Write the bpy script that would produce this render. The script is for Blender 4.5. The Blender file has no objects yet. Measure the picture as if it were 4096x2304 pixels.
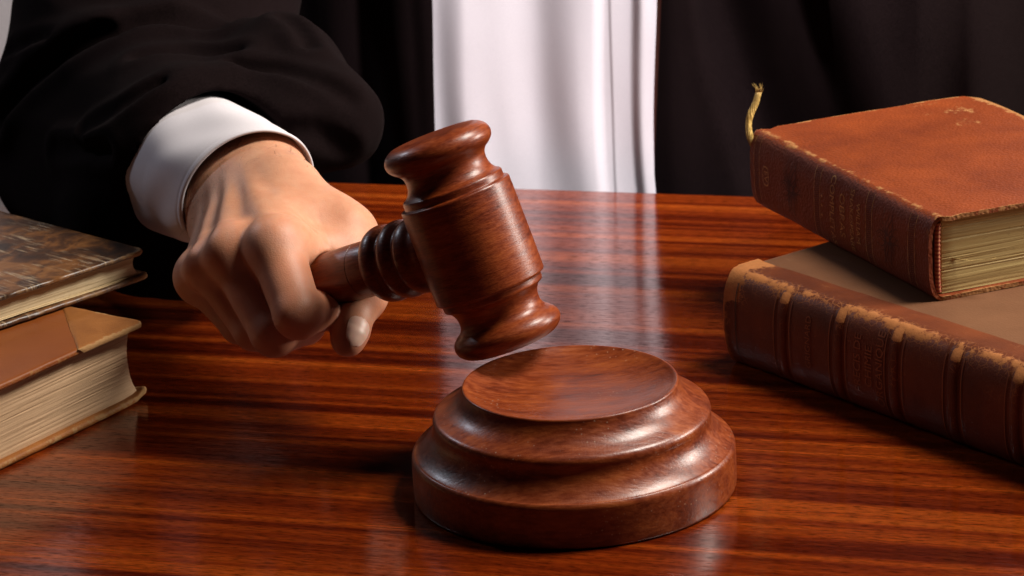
import bpy, bmesh, math, random
import numpy as np
from mathutils import Vector, Matrix, noise

random.seed(4)
SC = bpy.context.scene
COL = SC.collection
R = math.radians
PI = math.pi

# ------------------------------------------------------------------ camera
cam_data = bpy.data.cameras.new('camera')
cam = bpy.data.objects.new('camera', cam_data)
COL.objects.link(cam)
SC.camera = cam
cam_data.sensor_width = 36.0
cam_data.lens = 97.8
cam_data.clip_start = 0.05
cam_data.clip_end = 30.0
c_right = Vector((0.99837, -0.01784, -0.05416))
c_up = Vector((0.05703, 0.31231, 0.94827))
c_fw = Vector((0.0, 0.94981, -0.31282))
cam.matrix_world = Matrix(((c_right.x, c_up.x, -c_fw.x, -0.0225),
                           (c_right.y, c_up.y, -c_fw.y, -1.1200),
                           (c_right.z, c_up.z, -c_fw.z, 0.4608),
                           (0, 0, 0, 1)))
cam_data.dof.use_dof = True
cam_data.dof.focus_distance = 1.24
cam_data.dof.aperture_fstop = 24.0

# ------------------------------------------------------------------ world, lamps, exposure
world = bpy.data.worlds.new('World')
SC.world = world
world.use_nodes = True
bg = world.node_tree.nodes['Background']
bg.inputs[0].default_value = (0.55, 0.52, 0.60, 1)
bg.inputs[1].default_value = 0.014

def area_lamp(name, loc, target, size, size_y, power, color, spread=180):
    d = bpy.data.lights.new(name, 'AREA')
    d.shape = 'RECTANGLE'; d.size = size; d.size_y = size_y
    d.energy = power; d.color = color; d.spread = R(spread)
    o = bpy.data.objects.new(name, d); COL.objects.link(o)
    o.location = loc
    o.rotation_euler = (Vector(target) - Vector(loc)).to_track_quat('-Z', 'Y').to_euler()
    return o
# softbox high on the right, a weaker one low on the right, a small cool lamp behind on the left
area_lamp('key_softbox', (0.65, 0.14, 1.09), (0.0, 0.10, 0.05), 0.34, 0.42, 26.0, (1.0, 0.92, 0.82))
area_lamp('side_fill', (1.05, 0.24, 0.44), (-0.05, 0.10, 0.05), 0.30, 0.34, 13.0, (1.0, 0.91, 0.82))
area_lamp('rim_lamp', (-0.76, 0.62, 0.66), (-0.02, 0.05, 0.06), 0.065, 0.065, 1.6, (0.80, 0.86, 1.0))

# added spot, not a known source, put in only to brighten the shirt front
sp_d = bpy.data.lights.new('added_shirt_spot', 'SPOT'); sp_d.energy = 165.0; sp_d.spot_size = R(18); sp_d.spot_blend = 0.55
sp_d.shadow_soft_size = 0.05; sp_d.color = (1.0, 0.95, 0.96)
sp_o = bpy.data.objects.new('added_shirt_spot', sp_d); COL.objects.link(sp_o)
sp_o.location = (0.62, -0.42, 0.95)
sp_o.rotation_euler = (Vector((0.05, 0.47, 0.13)) - Vector(sp_o.location)).to_track_quat('-Z', 'Y').to_euler()

SC.view_settings.view_transform = 'Standard'
SC.view_settings.look = 'None'
SC.view_settings.exposure = 0.0
SC.view_settings.gamma = 1.0
SC.view_settings.use_curve_mapping = False
SC.cycles.use_denoising = True
SC.cycles.max_bounces = 8
SC.cycles.sample_clamp_indirect = 4.0

# ------------------------------------------------------------------ helpers
def tag(o, label=None, cat=None, group=None, kind=None):
    if label: o['label'] = label
    if cat: o['category'] = cat
    if group: o['group'] = group
    if kind: o['kind'] = kind
    return o

def empty(name, loc, rz=0.0):
    o = bpy.data.objects.new(name, None); COL.objects.link(o)
    o.empty_display_size = 0.02
    o.location = loc; o.rotation_euler = (0, 0, rz)
    return o

def mesh_obj(name, verts, faces, mat=None, parent=None, smooth=True, sharp=None):
    me = bpy.data.meshes.new(name)
    me.from_pydata([tuple(v) for v in verts], [], [tuple(f) for f in faces])
    me.validate(); me.update()
    if smooth:
        me.polygons.foreach_set('use_smooth', [True] * len(me.polygons))
    if sharp is not None:
        me.set_sharp_from_angle(angle=R(sharp))
    if mat: me.materials.append(mat)
    o = bpy.data.objects.new(name, me); COL.objects.link(o)
    if parent: o.parent = parent
    return o

def bm_obj(name, bm, mat=None, parent=None, smooth=True, sharp=None):
    me = bpy.data.meshes.new(name)
    bmesh.ops.recalc_face_normals(bm, faces=bm.faces[:])
    bm.to_mesh(me); bm.free()
    if smooth:
        me.polygons.foreach_set('use_smooth', [True] * len(me.polygons))
    if sharp is not None:
        me.set_sharp_from_angle(angle=R(sharp))
    if mat: me.materials.append(mat)
    o = bpy.data.objects.new(name, me); COL.objects.link(o)
    if parent: o.parent = parent
    return o

def smooth_profile(pts, n=4):
    """Catmull-Rom through (r, z) points; a repeated point keeps its corner."""
    out = []
    P = [np.array(p, float) for p in pts]
    for i in range(len(P) - 1):
        p1, p2 = P[i], P[i + 1]
        if np.allclose(p1, p2): continue
        p0 = P[i - 1] if i > 0 else p1
        p3 = P[i + 2] if i + 2 < len(P) else p2
        for k in range(n):
            t = k / n
            out.append(0.5 * (2 * p1 + (p2 - p0) * t + (2 * p0 - 5 * p1 + 4 * p2 - p3) * t * t + (3 * p1 - p0 - 3 * p2 + p3) * t ** 3))
    out.append(P[-1])
    return [(max(float(a), 0.0), float(b)) for a, b in out]

def lathe(profile, segs=160):
    verts, faces = [], []
    n = len(profile)
    rings = []
    for (r, z) in profile:
        if r < 1e-6:
            rings.append([len(verts)]); verts.append((0, 0, z))
        else:
            rings.append(list(range(len(verts), len(verts) + segs)))
            verts += [(r * math.cos(2 * PI * k / segs), r * math.sin(2 * PI * k / segs), z) for k in range(segs)]
    for i in range(n - 1):
        a, b = rings[i], rings[i + 1]
        for k in range(segs):
            k2 = (k + 1) % segs
            if len(a) == 1 and len(b) == 1: continue
            if len(a) == 1: faces.append((a[0], b[k2], b[k]))
            elif len(b) == 1: faces.append((a[k], a[k2], b[0]))
            else: faces.append((a[k], a[k2], b[k2], b[k]))
    return verts, faces

# ------------------------------------------------------------------ materials
class NT:
    """small node-tree builder"""
    def __init__(self, name):
        self.m = bpy.data.materials.new(name); self.m.use_nodes = True
        self.t = self.m.node_tree; self.b = self.t.nodes['Principled BSDF']
        self.out = self.t.nodes['Material Output']
        self._tc = None
    def n(self, typ, **kw):
        nd = self.t.nodes.new(typ)
        for k, v in kw.items(): setattr(nd, k, v)
        return nd
    def l(self, a, b): self.t.links.new(a, b)
    def setin(self, sock, v):
        if isinstance(v, bpy.types.NodeSocket): self.l(v, sock)
        elif isinstance(v, (tuple, list)) and len(v) == 3 and sock.type == 'RGBA': sock.default_value = (*v, 1)
        else: sock.default_value = v
    def P(self, **kw):
        for k, v in kw.items(): self.setin(self.b.inputs[k.replace('_', ' ')], v)
    def coord(self, kind='Object'):
        if self._tc is None: self._tc = self.n('ShaderNodeTexCoord')
        return self._tc.outputs[kind]
    def map(self, scale=(1, 1, 1), rot=(0, 0, 0), loc=(0, 0, 0), vec=None):
        m = self.n('ShaderNodeMapping')
        m.inputs['Scale'].default_value = scale; m.inputs['Rotation'].default_value = rot; m.inputs['Location'].default_value = loc
        self.l(vec or self.coord(), m.inputs['Vector']); return m.outputs[0]
    def noise(self, vec, scale=1.0, detail=4.0, rough=0.55, dist=0.0):
        x = self.n('ShaderNodeTexNoise')
        x.inputs['Scale'].default_value = scale; x.inputs['Detail'].default_value = detail
        x.inputs['Roughness'].default_value = rough; x.inputs['Distortion'].default_value = dist
        self.l(vec, x.inputs['Vector']); return x.outputs['Fac']
    def voro(self, vec, scale=1.0, feature='F1', out='Distance', rnd=1.0):
        x = self.n('ShaderNodeTexVoronoi', feature=feature)
        x.inputs['Scale'].default_value = scale
        x.inputs['Randomness'].default_value = rnd
        self.l(vec, x.inputs['Vector']); return x.outputs[out]
    def ramp(self, fac, stops, interp='LINEAR'):
        x = self.n('ShaderNodeValToRGB'); cr = x.color_ramp; cr.interpolation = interp
        while len(cr.elements) < len(stops): cr.elements.new(0.5)
        for e, (p, c) in zip(cr.elements, stops):
            e.position = p
            e.color = (*c, 1) if isinstance(c, (tuple, list)) else (c, c, c, 1)
        self.l(fac, x.inputs[0]); return x.outputs[0]
    def mix(self, fac, a, b, blend='MIX'):
        x = self.n('ShaderNodeMix', data_type='RGBA', blend_type=blend)
        self.setin(x.inputs[0], fac); self.setin(x.inputs[6], a); self.setin(x.inputs[7], b)
        return x.outputs[2]
    def math(self, op, a, b=0.0, c=None, clamp=False):
        x = self.n('ShaderNodeMath', operation=op, use_clamp=clamp)
        self.setin(x.inputs[0], a); self.setin(x.inputs[1], b)
        if c is not None: self.setin(x.inputs[2], c)
        return x.outputs[0]
    def sep(self, vec=None):
        x = self.n('ShaderNodeSeparateXYZ'); self.l(vec or self.coord(), x.inputs[0]); return x.outputs
    def attr(self, name):
        x = self.n('ShaderNodeAttribute', attribute_name=name); return x.outputs['Fac']
    def bump(self, h, dist=0.001, strength=1.0, normal=None):
        x = self.n('ShaderNodeBump'); x.inputs['Distance'].default_value = dist; x.inputs['Strength'].default_value = strength
        self.l(h, x.inputs['Height'])
        if normal is not None: self.l(normal, x.inputs['Normal'])
        self.l(x.outputs[0], self.b.inputs['Normal']); return x.outputs[0]

EDGE_ANG = -18.03          # the desk's back edge and its grain run at this angle
def mat_table():
    t = NT('striped_mahogany')
    v = t.map(rot=(0, 0, R(-EDGE_ANG)))                       # x now runs along the grain
    warp = t.noise(t.map(vec=v, scale=(1.6, 5, 1)), 1.0, 2)
    vw = t.n('ShaderNodeVectorMath', operation='ADD')
    cmb = t.n('ShaderNodeCombineXYZ'); t.l(t.math('MULTIPLY', t.math('SUBTRACT', warp, 0.5), 0.010), cmb.inputs[1])
    t.l(v, vw.inputs[0]); t.l(cmb.outputs[0], vw.inputs[1]); v2 = vw.outputs[0]
    big = t.noise(t.map(vec=v2, scale=(0.35, 30, 1)), 1.0, 3, 0.6)
    mid = t.noise(t.map(vec=v2, scale=(1.6, 120, 1)), 1.0, 3, 0.6)
    fleck = t.noise(t.map(vec=v2, scale=(150, 820, 1)), 1.0, 4, 0.7)
    fine = t.noise(t.map(vec=v2, scale=(30, 2200, 1)), 1.0, 2)
    s = t.math('ADD', t.math('MULTIPLY', big, 0.66), t.math('MULTIPLY', mid, 0.34))
    base = t.ramp(s, [(0.33, (0.026, 0.0022, 0.0005)), (0.43, (0.056, 0.0054, 0.0008)), (0.50, (0.110, 0.0135, 0.0015)), (0.59, (0.180, 0.0290, 0.0029)), (0.70, (0.225, 0.043, 0.0047))])
    fl = t.ramp(fleck, [(0.38, 0.15), (0.46, 0.88), (0.62, 1.45)])
    col = t.mix(0.7, base, fl, 'MULTIPLY')
    fi = t.ramp(fine, [(0.3, 0.7), (0.6, 1.1)])
    col = t.mix(0.5, col, fi, 'MULTIPLY')
    h = t.math('ADD', t.math('MULTIPLY', fleck, 0.6), t.math('MULTIPLY', fine, 0.4))
    smu = t.noise(t.map(scale=(14, 14, 14)), 1.0, 5, 0.65)
    t.P(Base_Color=col, Roughness=0.55, Specular_IOR_Level=0.0, Coat_Weight=t.ramp(fleck, [(0.36, 0.45), (0.50, 1.0)]),
        Coat_Roughness=t.ramp(smu, [(0.3, 0.085), (0.7, 0.15)]), Coat_IOR=1.58)
    bn = t.bump(h, 0.00006, 1.0)
    und = t.noise(t.map(vec=v, scale=(30, 260, 1)), 1.0, 3)
    b2 = t.n('ShaderNodeBump'); b2.inputs['Distance'].default_value = 0.00011; t.l(t.math('ADD', und, t.math('MULTIPLY', h, 0.45)), b2.inputs['Height'])
    t.l(b2.outputs[0], t.b.inputs['Coat Normal'])
    return t.m

def mat_turned(name, axis_scale, tint=(1, 1, 1), dust=0.0, rot=(0, 0, 0)):
    """stained beech, semi-gloss lacquer; axis_scale stretches the grain"""
    t = NT(name)
    v = t.map(scale=axis_scale, rot=rot)
    blotch = t.noise(t.map(scale=(38, 38, 38)), 1.0, 4, 0.6)
    g1 = t.noise(v, 1.0, 4, 0.6, 0.4)
    g2 = t.noise(t.map(vec=v, scale=(5, 5, 5)), 1.0, 3, 0.6)
    s = t.math('ADD', t.math('MULTIPLY', blotch, 0.28), t.math('ADD', t.math('MULTIPLY', g1, 0.40), t.math('MULTIPLY', g2, 0.32)))
    c = lambda r, g, b: (r * tint[0], g * tint[1], b * tint[2])
    col = t.ramp(s, [(0.34, c(0.050, 0.0062, 0.0016)), (0.46, c(0.135, 0.0205, 0.0042)), (0.57, c(0.220, 0.0420, 0.0080)), (0.69, c(0.31, 0.076, 0.015))])
    rough = t.ramp(g2, [(0.3, 0.30), (0.7, 0.44)])
    if dust > 0:
        sp = t.voro(t.map(scale=(1, 1, 1)), 420.0)
        m = t.noise(t.map(scale=(30, 30, 30)), 1.0, 3)
        f = t.math('MULTIPLY', t.ramp(sp, [(0.08, 1.0), (0.17, 0.0)]), t.ramp(m, [(0.48, 0.0), (0.66, dust)]))
        col = t.mix(f, col, (0.45, 0.33, 0.24))
    h = t.math('ADD', t.math('MULTIPLY', g2, 0.7), t.math('MULTIPLY', t.noise(t.map(scale=(900, 900, 900)), 1.0, 2), 0.3))
    t.P(Base_Color=col, Roughness=rough, Specular_IOR_Level=0.32, Coat_Weight=0.22, Coat_Roughness=0.25)
    t.bump(h, 0.00018, 1.0)
    return t.m

def simple(name, col, rough=0.6, spec=0.4, **kw):
    t = NT(name); t.P(Base_Color=col, Roughness=rough, Specular_IOR_Level=spec, **kw); return t.m

# ------------------------------------------------------------------ the desk and the wall
M_TABLE = mat_table()
e_dir = Vector((math.cos(R(EDGE_ANG)), math.sin(R(EDGE_ANG)), 0))
e_nrm = Vector((-e_dir.y, e_dir.x, 0))
def build_table():
    # slab in its own frame: x along the back edge, y towards the back, top face at z = 0
    xs = [-1.05, 1.05]; prof = []                       # profile (y, z) round the slab
    r = 0.003
    for k in range(6):
        a = PI / 2 * k / 5
        prof.append((-r + r * math.sin(a), -r + r * math.cos(a)))
    prof += [(0, -0.034), (-1.05, -0.034)]
    prof += [(-1.05, -0.003), (-1.047, 0.0)]
    verts, faces = [], []
    n = len(prof)
    for x in xs: verts += [(x, y, z) for y, z in prof]
    for k in range(n):
        k2 = (k + 1) % n
        faces.append((k, k2, n + k2, n + k))
    faces.append(tuple(range(n))); faces.append(tuple(range(2 * n - 1, n - 1, -1)))
    o = mesh_obj('table', verts, faces, None, None, True, 40)
    return o
tb = build_table()
# world placement is baked in, so that the grain follows the world axes used in the material
mid = Vector((-0.1242, 0.5042, 0))
tb.data.transform(Matrix.Translation(mid) @ Matrix.Rotation(R(EDGE_ANG), 4, 'Z'))
tb.data.materials.append(M_TABLE)
tag(tb, 'polished dark red striped mahogany desk top under everything', 'desk')

def mat_wall():
    t = NT('pale_plaster')
    n1 = t.noise(t.map(scale=(3, 3, 3)), 1.0, 4)
    t.P(Base_Color=t.ramp(n1, [(0.3, (0.60, 0.55, 0.60)), (0.7, (0.66, 0.61, 0.65))]), Roughness=0.85)
    t.bump(t.noise(t.map(scale=(300, 300, 300)), 1.0, 3), 0.0005)
    return t.m
wl = mesh_obj('wall', [(-1.6, 1.25, -0.8), (1.8, 1.25, -0.8), (1.8, 1.25, 1.6), (-1.6, 1.25, 1.6),
                       (-1.6, 1.30, -0.8), (1.8, 1.30, -0.8), (1.8, 1.30, 1.6), (-1.6, 1.30, 1.6)],
              [(0, 1, 2, 3), (7, 6, 5, 4), (0, 4, 5, 1), (1, 5, 6, 2), (2, 6, 7, 3), (3, 7, 4, 0)], mat_wall(), None, False)
tag(wl, kind='structure')

# ------------------------------------------------------------------ sound block
M_BLOCK = mat_turned('stained_beech_block', (26, 120, 120), (0.95, 1.0, 0.95), 0.7, (0, 0, R(24)))
M_GAVEL = mat_turned('stained_beech_gavel', (60, 60, 420), (1, 1, 1))
M_HANDLE = mat_turned('stained_beech_handle', (240, 240, 30), (0.85, 0.85, 0.85))
blk = [(0, 0.0405), (0.012, 0.0408), (0.026, 0.0421), (0.036, 0.0444), (0.0425, 0.0468), (0.0452, 0.0482), (0.0460, 0.0484), (0.0465, 0.0479),
       (0.0468, 0.0468), (0.0477, 0.0447), (0.0498, 0.0418), (0.0530, 0.0392), (0.0563, 0.0375), (0.0585, 0.0364), (0.0596, 0.0352), (0.0600, 0.0336),
       (0.0599, 0.0318), (0.0602, 0.0296), (0.0613, 0.0270), (0.0634, 0.0241), (0.0660, 0.0216), (0.0680, 0.0202), (0.0688, 0.0199), (0.0697, 0.0186), (0.0700, 0.0165),
       (0.0701, 0.0090), (0.0700, 0.0025), (0.0696, 0.0008), (0.0686, 0.0003), (0.0686, 0.0003), (0.0, 0.0003)]
v, f = lathe(smooth_profile(blk, 4), 200)
sb = mesh_obj('sound_block', v, f, M_BLOCK, None, True, 60)
bmm = bmesh.new(); bmm.from_mesh(sb.data); bmesh.ops.recalc_face_normals(bmm, faces=bmm.faces[:]); bmm.to_mesh(sb.data); bmm.free()
tag(sb, 'round stepped reddish brown wooden sound block with a dished top', 'sound block')

# ------------------------------------------------------------------ gavel
G_C = Vector((-0.0386, 0.0513, 0.0981))
g_a = Vector((-0.2979, 0.1598, 0.9411)).normalized()         # head axis, upwards
g_d = Vector((-0.7667, 0.5473, -0.3356)); g_d = (g_d - g_a * g_d.dot(g_a)).normalized()   # handle axis, towards the hand
g_n = g_a.cross(g_d)
gav = empty('gavel', (0, 0, 0))
head_m = Matrix(((g_d.x, g_n.x, g_a.x, G_C.x), (g_d.y, g_n.y, g_a.y, G_C.y), (g_d.z, g_n.z, g_a.z, G_C.z), (0, 0, 0, 1)))
gav.matrix_world = head_m
half = [(0, 0.0490), (0.010, 0.0490), (0.0175, 0.0487), (0.0208, 0.0477), (0.0232, 0.0457), (0.0243, 0.0430), (0.0238, 0.0404), (0.0219, 0.0382),
        (0.0198, 0.0366), (0.0186, 0.0347), (0.0183, 0.0322), (0.0187, 0.0297), (0.0199, 0.0274), (0.0214, 0.0261), (0.0222, 0.0257), (0.0226, 0.0251),
        (0.0227, 0.0243), (0.0227, 0.0228), (0.0229, 0.0222), (0.0238, 0.0220), (0.0244, 0.0218), (0.02475, 0.0212), (0.0248, 0.0200), (0.0249, 0.0110), (0.0249, 0.0)]
hp = smooth_profile(half, 3)
prof = hp + [(r, -z) for r, z in reversed(hp[:-1])]
v, f = lathe([(r * 1.02, z * 1.02) for r, z in reversed(prof)], 160)
mesh_obj('gavel_head', v, f, M_GAVEL, gav, True, 60)
# collar of three beads, then the handle (local axis along +x of the gavel)
col_p = [(0.0, 0.018), (0.0150, 0.018), (0.0158, 0.0245), (0.0171, 0.0272), (0.0176, 0.0295), (0.0174, 0.0320), (0.0163, 0.0340), (0.0158, 0.0350), (0.0165, 0.0362), (0.0176, 0.0380),
         (0.0179, 0.0402), (0.0174, 0.0424), (0.0162, 0.0440), (0.0157, 0.0449), (0.0162, 0.0460), (0.0173, 0.0475), (0.0178, 0.0495), (0.0176, 0.0520), (0.0166, 0.0541), (0.0148, 0.0552),
         (0.0131, 0.0556), (0.0129, 0.0562), (0.0129, 0.0562), (0.0, 0.0562)]
han_p = [(0.0, 0.0560), (0.0127, 0.0560), (0.01275, 0.0566), (0.0129, 0.0600), (0.01295, 0.0655), (0.0128, 0.0659), (0.01235, 0.0661), (0.01235, 0.0663), (0.0128, 0.0665), (0.0129, 0.0669), (0.0128, 0.072), (0.0124, 0.082),
         (0.0119, 0.095), (0.0112, 0.110), (0.0098, 0.130), (0.0084, 0.143), (0.006, 0.147), (0.003, 0.148), (0.0, 0.148)]
rot = Matrix.Rotation(R(90), 4, 'Y')
for nm, p, m in (('collar', col_p, M_HANDLE), ('handle', han_p, M_HANDLE)):
    v, f = lathe(smooth_profile(p, 3), 96)
    o = mesh_obj(nm, v, f, m, None, True, 50)
    bmm = bmesh.new(); bmm.from_mesh(o.data); bmesh.ops.recalc_face_normals(bmm, faces=bmm.faces[:]); bmm.to_mesh(o.data); bmm.free()
    o.parent = gav; o.matrix_parent_inverse = Matrix.Identity(4); o.matrix_basis = rot
tag(gav, 'turned red brown wooden gavel held in the hand over the block', 'gavel')

# ------------------------------------------------------------------ books
def nz(p, s=1.0): return noise.noise(Vector(p) * s)

def add_attr(me, name, vals):
    a = me.attributes.new(name, 'FLOAT', 'POINT'); a.data.foreach_set('value', np.asarray(vals, dtype=np.float32))

def mat_leather(name, base, dark, worn, grain=900.0, rough=0.5, wear_lo=0.42, mottle=30.0, gloss=0.25, crackle=0.0, bump=0.00022):
    t = NT(name)
    m1 = t.noise(t.map(scale=(mottle,) * 3), 1.0, 5, 0.6)
    col = t.ramp(m1, [(0.3, dark), (0.68, base)])
    w = t.attr('wear')
    n1 = t.noise(t.map(scale=(70, 70, 70)), 1.0, 6, 0.7)
    n2 = t.noise(t.map(scale=(420, 420, 420)), 1.0, 4, 0.7)
    wn = t.math('ADD', w, t.math('ADD', t.math('MULTIPLY', t.math('SUBTRACT', n1, 0.5), 1.5), t.math('MULTIPLY', t.math('SUBTRACT', n2, 0.5), 0.8)))
    wf = t.ramp(wn, [(wear_lo, 0.0), (wear_lo + 0.15, 1.0)])
    if crackle > 0:
        ck = t.voro(t.map(scale=(1, 1, 1)), 330.0, 'DISTANCE_TO_EDGE')
        cf = t.math('MULTIPLY', t.ramp(ck, [(0.0, 1.0), (0.07, 0.0)]), t.ramp(t.math('ADD', wn, 0.0), [(wear_lo - 0.36, 0.0), (wear_lo, crackle)]))
        wf = t.math('MAXIMUM', wf, cf)
    wc = t.mix(n2, worn, tuple(x * 0.55 for x in worn))
    col = t.mix(wf, col, wc)
    gr = t.voro(t.map(scale=(1, 1, 1)), grain, 'SMOOTH_F1')
    h = t.math('ADD', t.math('MULTIPLY', gr, 0.7), t.math('MULTIPLY', n2, 0.5))
    t.P(Base_Color=col, Roughness=t.mix(wf, (rough,) * 3, (0.85,) * 3), Specular_IOR_Level=0.25, Coat_Weight=t.mix(wf, (gloss * 0.5,) * 3, (0.0,) * 3), Coat_Roughness=0.35)
    t.bump(h, bump, 1.0)
    return t.m

def mat_pages(name, a, b, lines=2600.0, gilt=0.0):
    t = NT(name)
    ln = t.noise(t.map(scale=(6, 6, lines)), 1.0, 3, 0.7)
    ln2 = t.noise(t.map(scale=(9, 9, lines * 0.16)), 1.0, 2, 0.6)
    sp = t.noise(t.map(scale=(260, 260, 600)), 1.0, 3, 0.7)
    s = t.math('ADD', t.math('MULTIPLY', ln, 0.6), t.math('MULTIPLY', ln2, 0.4))
    col = t.ramp(s, [(0.34, tuple(x * 0.72 for x in b)), (0.47, b), (0.62, a)])
    col = t.mix(t.ramp(sp, [(0.62, 0.0), (0.74, 0.55)]), col, tuple(x * 0.55 for x in b))
    t.P(Base_Color=col, Roughness=0.75 - 0.3 * gilt, Specular_IOR_Level=0.25 + 0.4 * gilt)
    t.bump(s, 0.00035, 1.0)
    return t.m

def rrect(x0, x1, y0, y1, rad, nside=26, ncor=8):
    """rounded rectangle outline, rad = radii at (x0,y0),(x1,y0),(x1,y1),(x0,y1)"""
    pts = []
    cor = [((x0, y0), 180), ((x1, y0), 270), ((x1, y1), 0), ((x0, y1), 90)]
    sg = [(1, 1), (-1, 1), (-1, -1), (1, -1)]
    arcs = []
    for (c, a0), s, r in zip(cor, sg, rad):
        cx, cy = c[0] + s[0] * r, c[1] + s[1] * r
        arcs.append([(cx + r * math.cos(R(a0 + 90 * k / ncor)), cy + r * math.sin(R(a0 + 90 * k / ncor))) for k in range(ncor + 1)])
    for i in range(4):
        pts += arcs[i]
        p, q = arcs[i][-1], arcs[(i + 1) % 4][0]
        pts += [(p[0] + (q[0] - p[0]) * k / nside, p[1] + (q[1] - p[1]) * k / nside) for k in range(1, nside)]
    return pts

def board(name, x0, x1, y0, y1, z0, th, rad, mat, parent, fray=0.0004, curl=None, edge=0.0011, seed=0.0, wear=1.0):
    """a cover board: rounded slab with softened, slightly frayed edges; curl(x, y) lifts it"""
    loops = []
    for ins, dz, w in ((0.02, 0, 0), (edge * 4, 0, 0.15), (edge, 0, 0.5), (edge * 0.3, th * 0.14, 0.9), (0, th * 0.5, 1), (edge * 0.3, th * 0.86, 1), (edge, th, 0.75), (edge * 2.6, th, 0.42), (edge * 6, th, 0.12), (0.02, th, 0)):
        loops.append((rrect(x0 + ins, x1 - ins, y0 + ins, y1 - ins, [max(r - ins, 0.0006) for r in rad]), z0 + dz, w, ins))
    verts, wr = [], []
    for pts, z, w, ins in loops:
        for (x, y) in pts:
            k = max(0.0, 1 - ins / 0.003)
            jx = nz((x, y, seed), 900) * fray * k + nz((x, y, seed + 5), 260) * fray * k
            jy = nz((y, x, seed + 9), 900) * fray * k + nz((y, x, seed + 3), 260) * fray * k
            zz = z + nz((x, y, seed + 2), 500) * fray * 0.6 * k
            if curl: zz += curl(x, y)
            verts.append((x + jx, y + jy, zz))
            # corners wear most
            dc = min(math.hypot(x - a, y - b) for a in (x0, x1) for b in (y0, y1))
            wr.append(min(1.0, wear * (w * (0.62 + 0.5 * math.exp(-dc / 0.012)) + 0.5 * math.exp(-dc / 0.006))))
    n = len(loops[0][0]); faces = []
    for i in range(len(loops) - 1):
        for k in range(n):
            k2 = (k + 1) % n
            faces.append((i * n + k, i * n + k2, (i + 1) * n + k2, (i + 1) * n + k))
    faces.append(tuple(range(n - 1, -1, -1))); faces.append(tuple(range((len(loops) - 1) * n, len(loops) * n)))
    o = mesh_obj(name, verts, faces, mat, parent, True, 50)
    add_attr(o.data, 'wear', wr)
    return o

def page_block(x0, x1, y0, y1, z0, z1, mat, parent, concave=0.003, layers=60, jit=0.00018, seed=1.0, sag=0.0):
    rng = random.Random(seed); verts = []; faces = []
    loops = []
    for i in range(layers + 1):
        t = i / layers; z = z0 + (z1 - z0) * t
        jx0, jx1, jy = [(rng.random() - 0.5) * 2 * jit for _ in range(3)]
        if rng.random() < 0.12: jx0 += jit * 2.0; jx1 -= jit * 2.0
        cv = concave * (1 - (2 * t - 1) ** 2) - concave * sag * t
        pts = rrect(x0 + jx0, x1 + jx1, y0, y1 - cv + jy, [0.0004] * 4, 18, 2)
        row = []
        for (x, y) in pts:
            row.append((x + nz((x * 3, y * 3, z * 260 + seed), 12) * jit * 1.6, y + nz((y * 3, x * 3, z * 260 + seed + 4), 12) * jit * 1.2, z + nz((x, y, seed + i * 0.01), 24) * 0.0004 * math.sin(PI * t)))
        loops.append(row)
    n = len(loops[0])
    for r_ in loops: verts += r_
    for i in range(layers):
        for k in range(n):
            k2 = (k + 1) % n
            faces.append((i * n + k, i * n + k2, (i + 1) * n + k2, (i + 1) * n + k))
    faces.append(tuple(range(n - 1, -1, -1))); faces.append(tuple(range(layers * n, layers * n + n)))
    return mesh_obj('page_block', verts, faces, mat, parent, True, 35)

def shell(name, path, x0f, x1f, th, nx, mat, parent, wearf, disp=None, sharp=50):
    """leather wrapped round a section: path = [(y, z)], outward is to the left of travel; closed sheet of thickness th"""
    P = [np.array(p) for p in path]; m = len(P)
    N = []
    for i in range(m):
        d = P[min(i + 1, m - 1)] - P[max(i - 1, 0)]; d = d / (np.linalg.norm(d) + 1e-12)
        N.append(np.array((d[1], -d[0])) * -1.0)
    verts, wr, faces = [], [], []
    for side in (0, 1):
        for i in range(m):
            x0, x1 = x0f(i / (m - 1), path[i]), x1f(i / (m - 1), path[i])
            for k in range(nx + 1):
                x = x0 + (x1 - x0) * k / nx
                e = disp(x, i / (m - 1), path[i]) if disp else 0.0
                q = P[i] + N[i] * (e - side * th)
                xe = x
                if k in (0, nx):
                    xe = x + nz((x, q[0] * 2, q[1] * 2), 700) * 0.00045
                verts.append((xe, q[0], q[1]))
                wr.append(wearf(x, i / (m - 1), path[i]))
    g = m * (nx + 1); s = nx + 1
    for i in range(m - 1):
        for k in range(nx):
            a = i * s + k
            faces.append((a, a + 1, a + s + 1, a + s)); faces.append((g + a, g + a + s, g + a + s + 1, g + a + 1))
        faces.append((i * s, (i + 1) * s, g + (i + 1) * s, g + i * s))
        a = i * s + nx; faces.append((a, g + a, g + a + s, a + s))
    for k in range(nx):
        faces.append((k, g + k, g + k + 1, k + 1)); a = (m - 1) * s + k; faces.append((a, a + 1, g + a + 1, g + a))
    bm = bmesh.new()
    lay = bm.verts.layers.float.new('wear')
    bv = [bm.verts.new(v_) for v_ in verts]
    for b_, w_ in zip(bv, wr): b_[lay] = w_
    for f_ in faces:
        try: bm.faces.new([bv[j] for j in f_])
        except ValueError: pass
    return bm_obj(name, bm, mat, parent, True, sharp)

def text_mesh(body, size, extrude=0.0):
    cu = bpy.data.curves.new('lettering_curve', 'FONT'); cu.body = body; cu.size = size
    cu.align_x = 'CENTER'; cu.align_y = 'CENTER'; cu.resolution_u = 3
    o = bpy.data.objects.new('lettering_tmp', cu); COL.objects.link(o)
    dg = bpy.context.evaluated_depsgraph_get(); dg.update()
    me = bpy.data.meshes.new_from_object(o.evaluated_get(dg))
    vs = [tuple(v_.co) for v_ in me.vertices]; fs = [tuple(p.vertices) for p in me.polygons]
    bpy.data.objects.remove(o); bpy.data.curves.remove(cu); bpy.data.meshes.remove(me)
    return vs, fs

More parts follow.
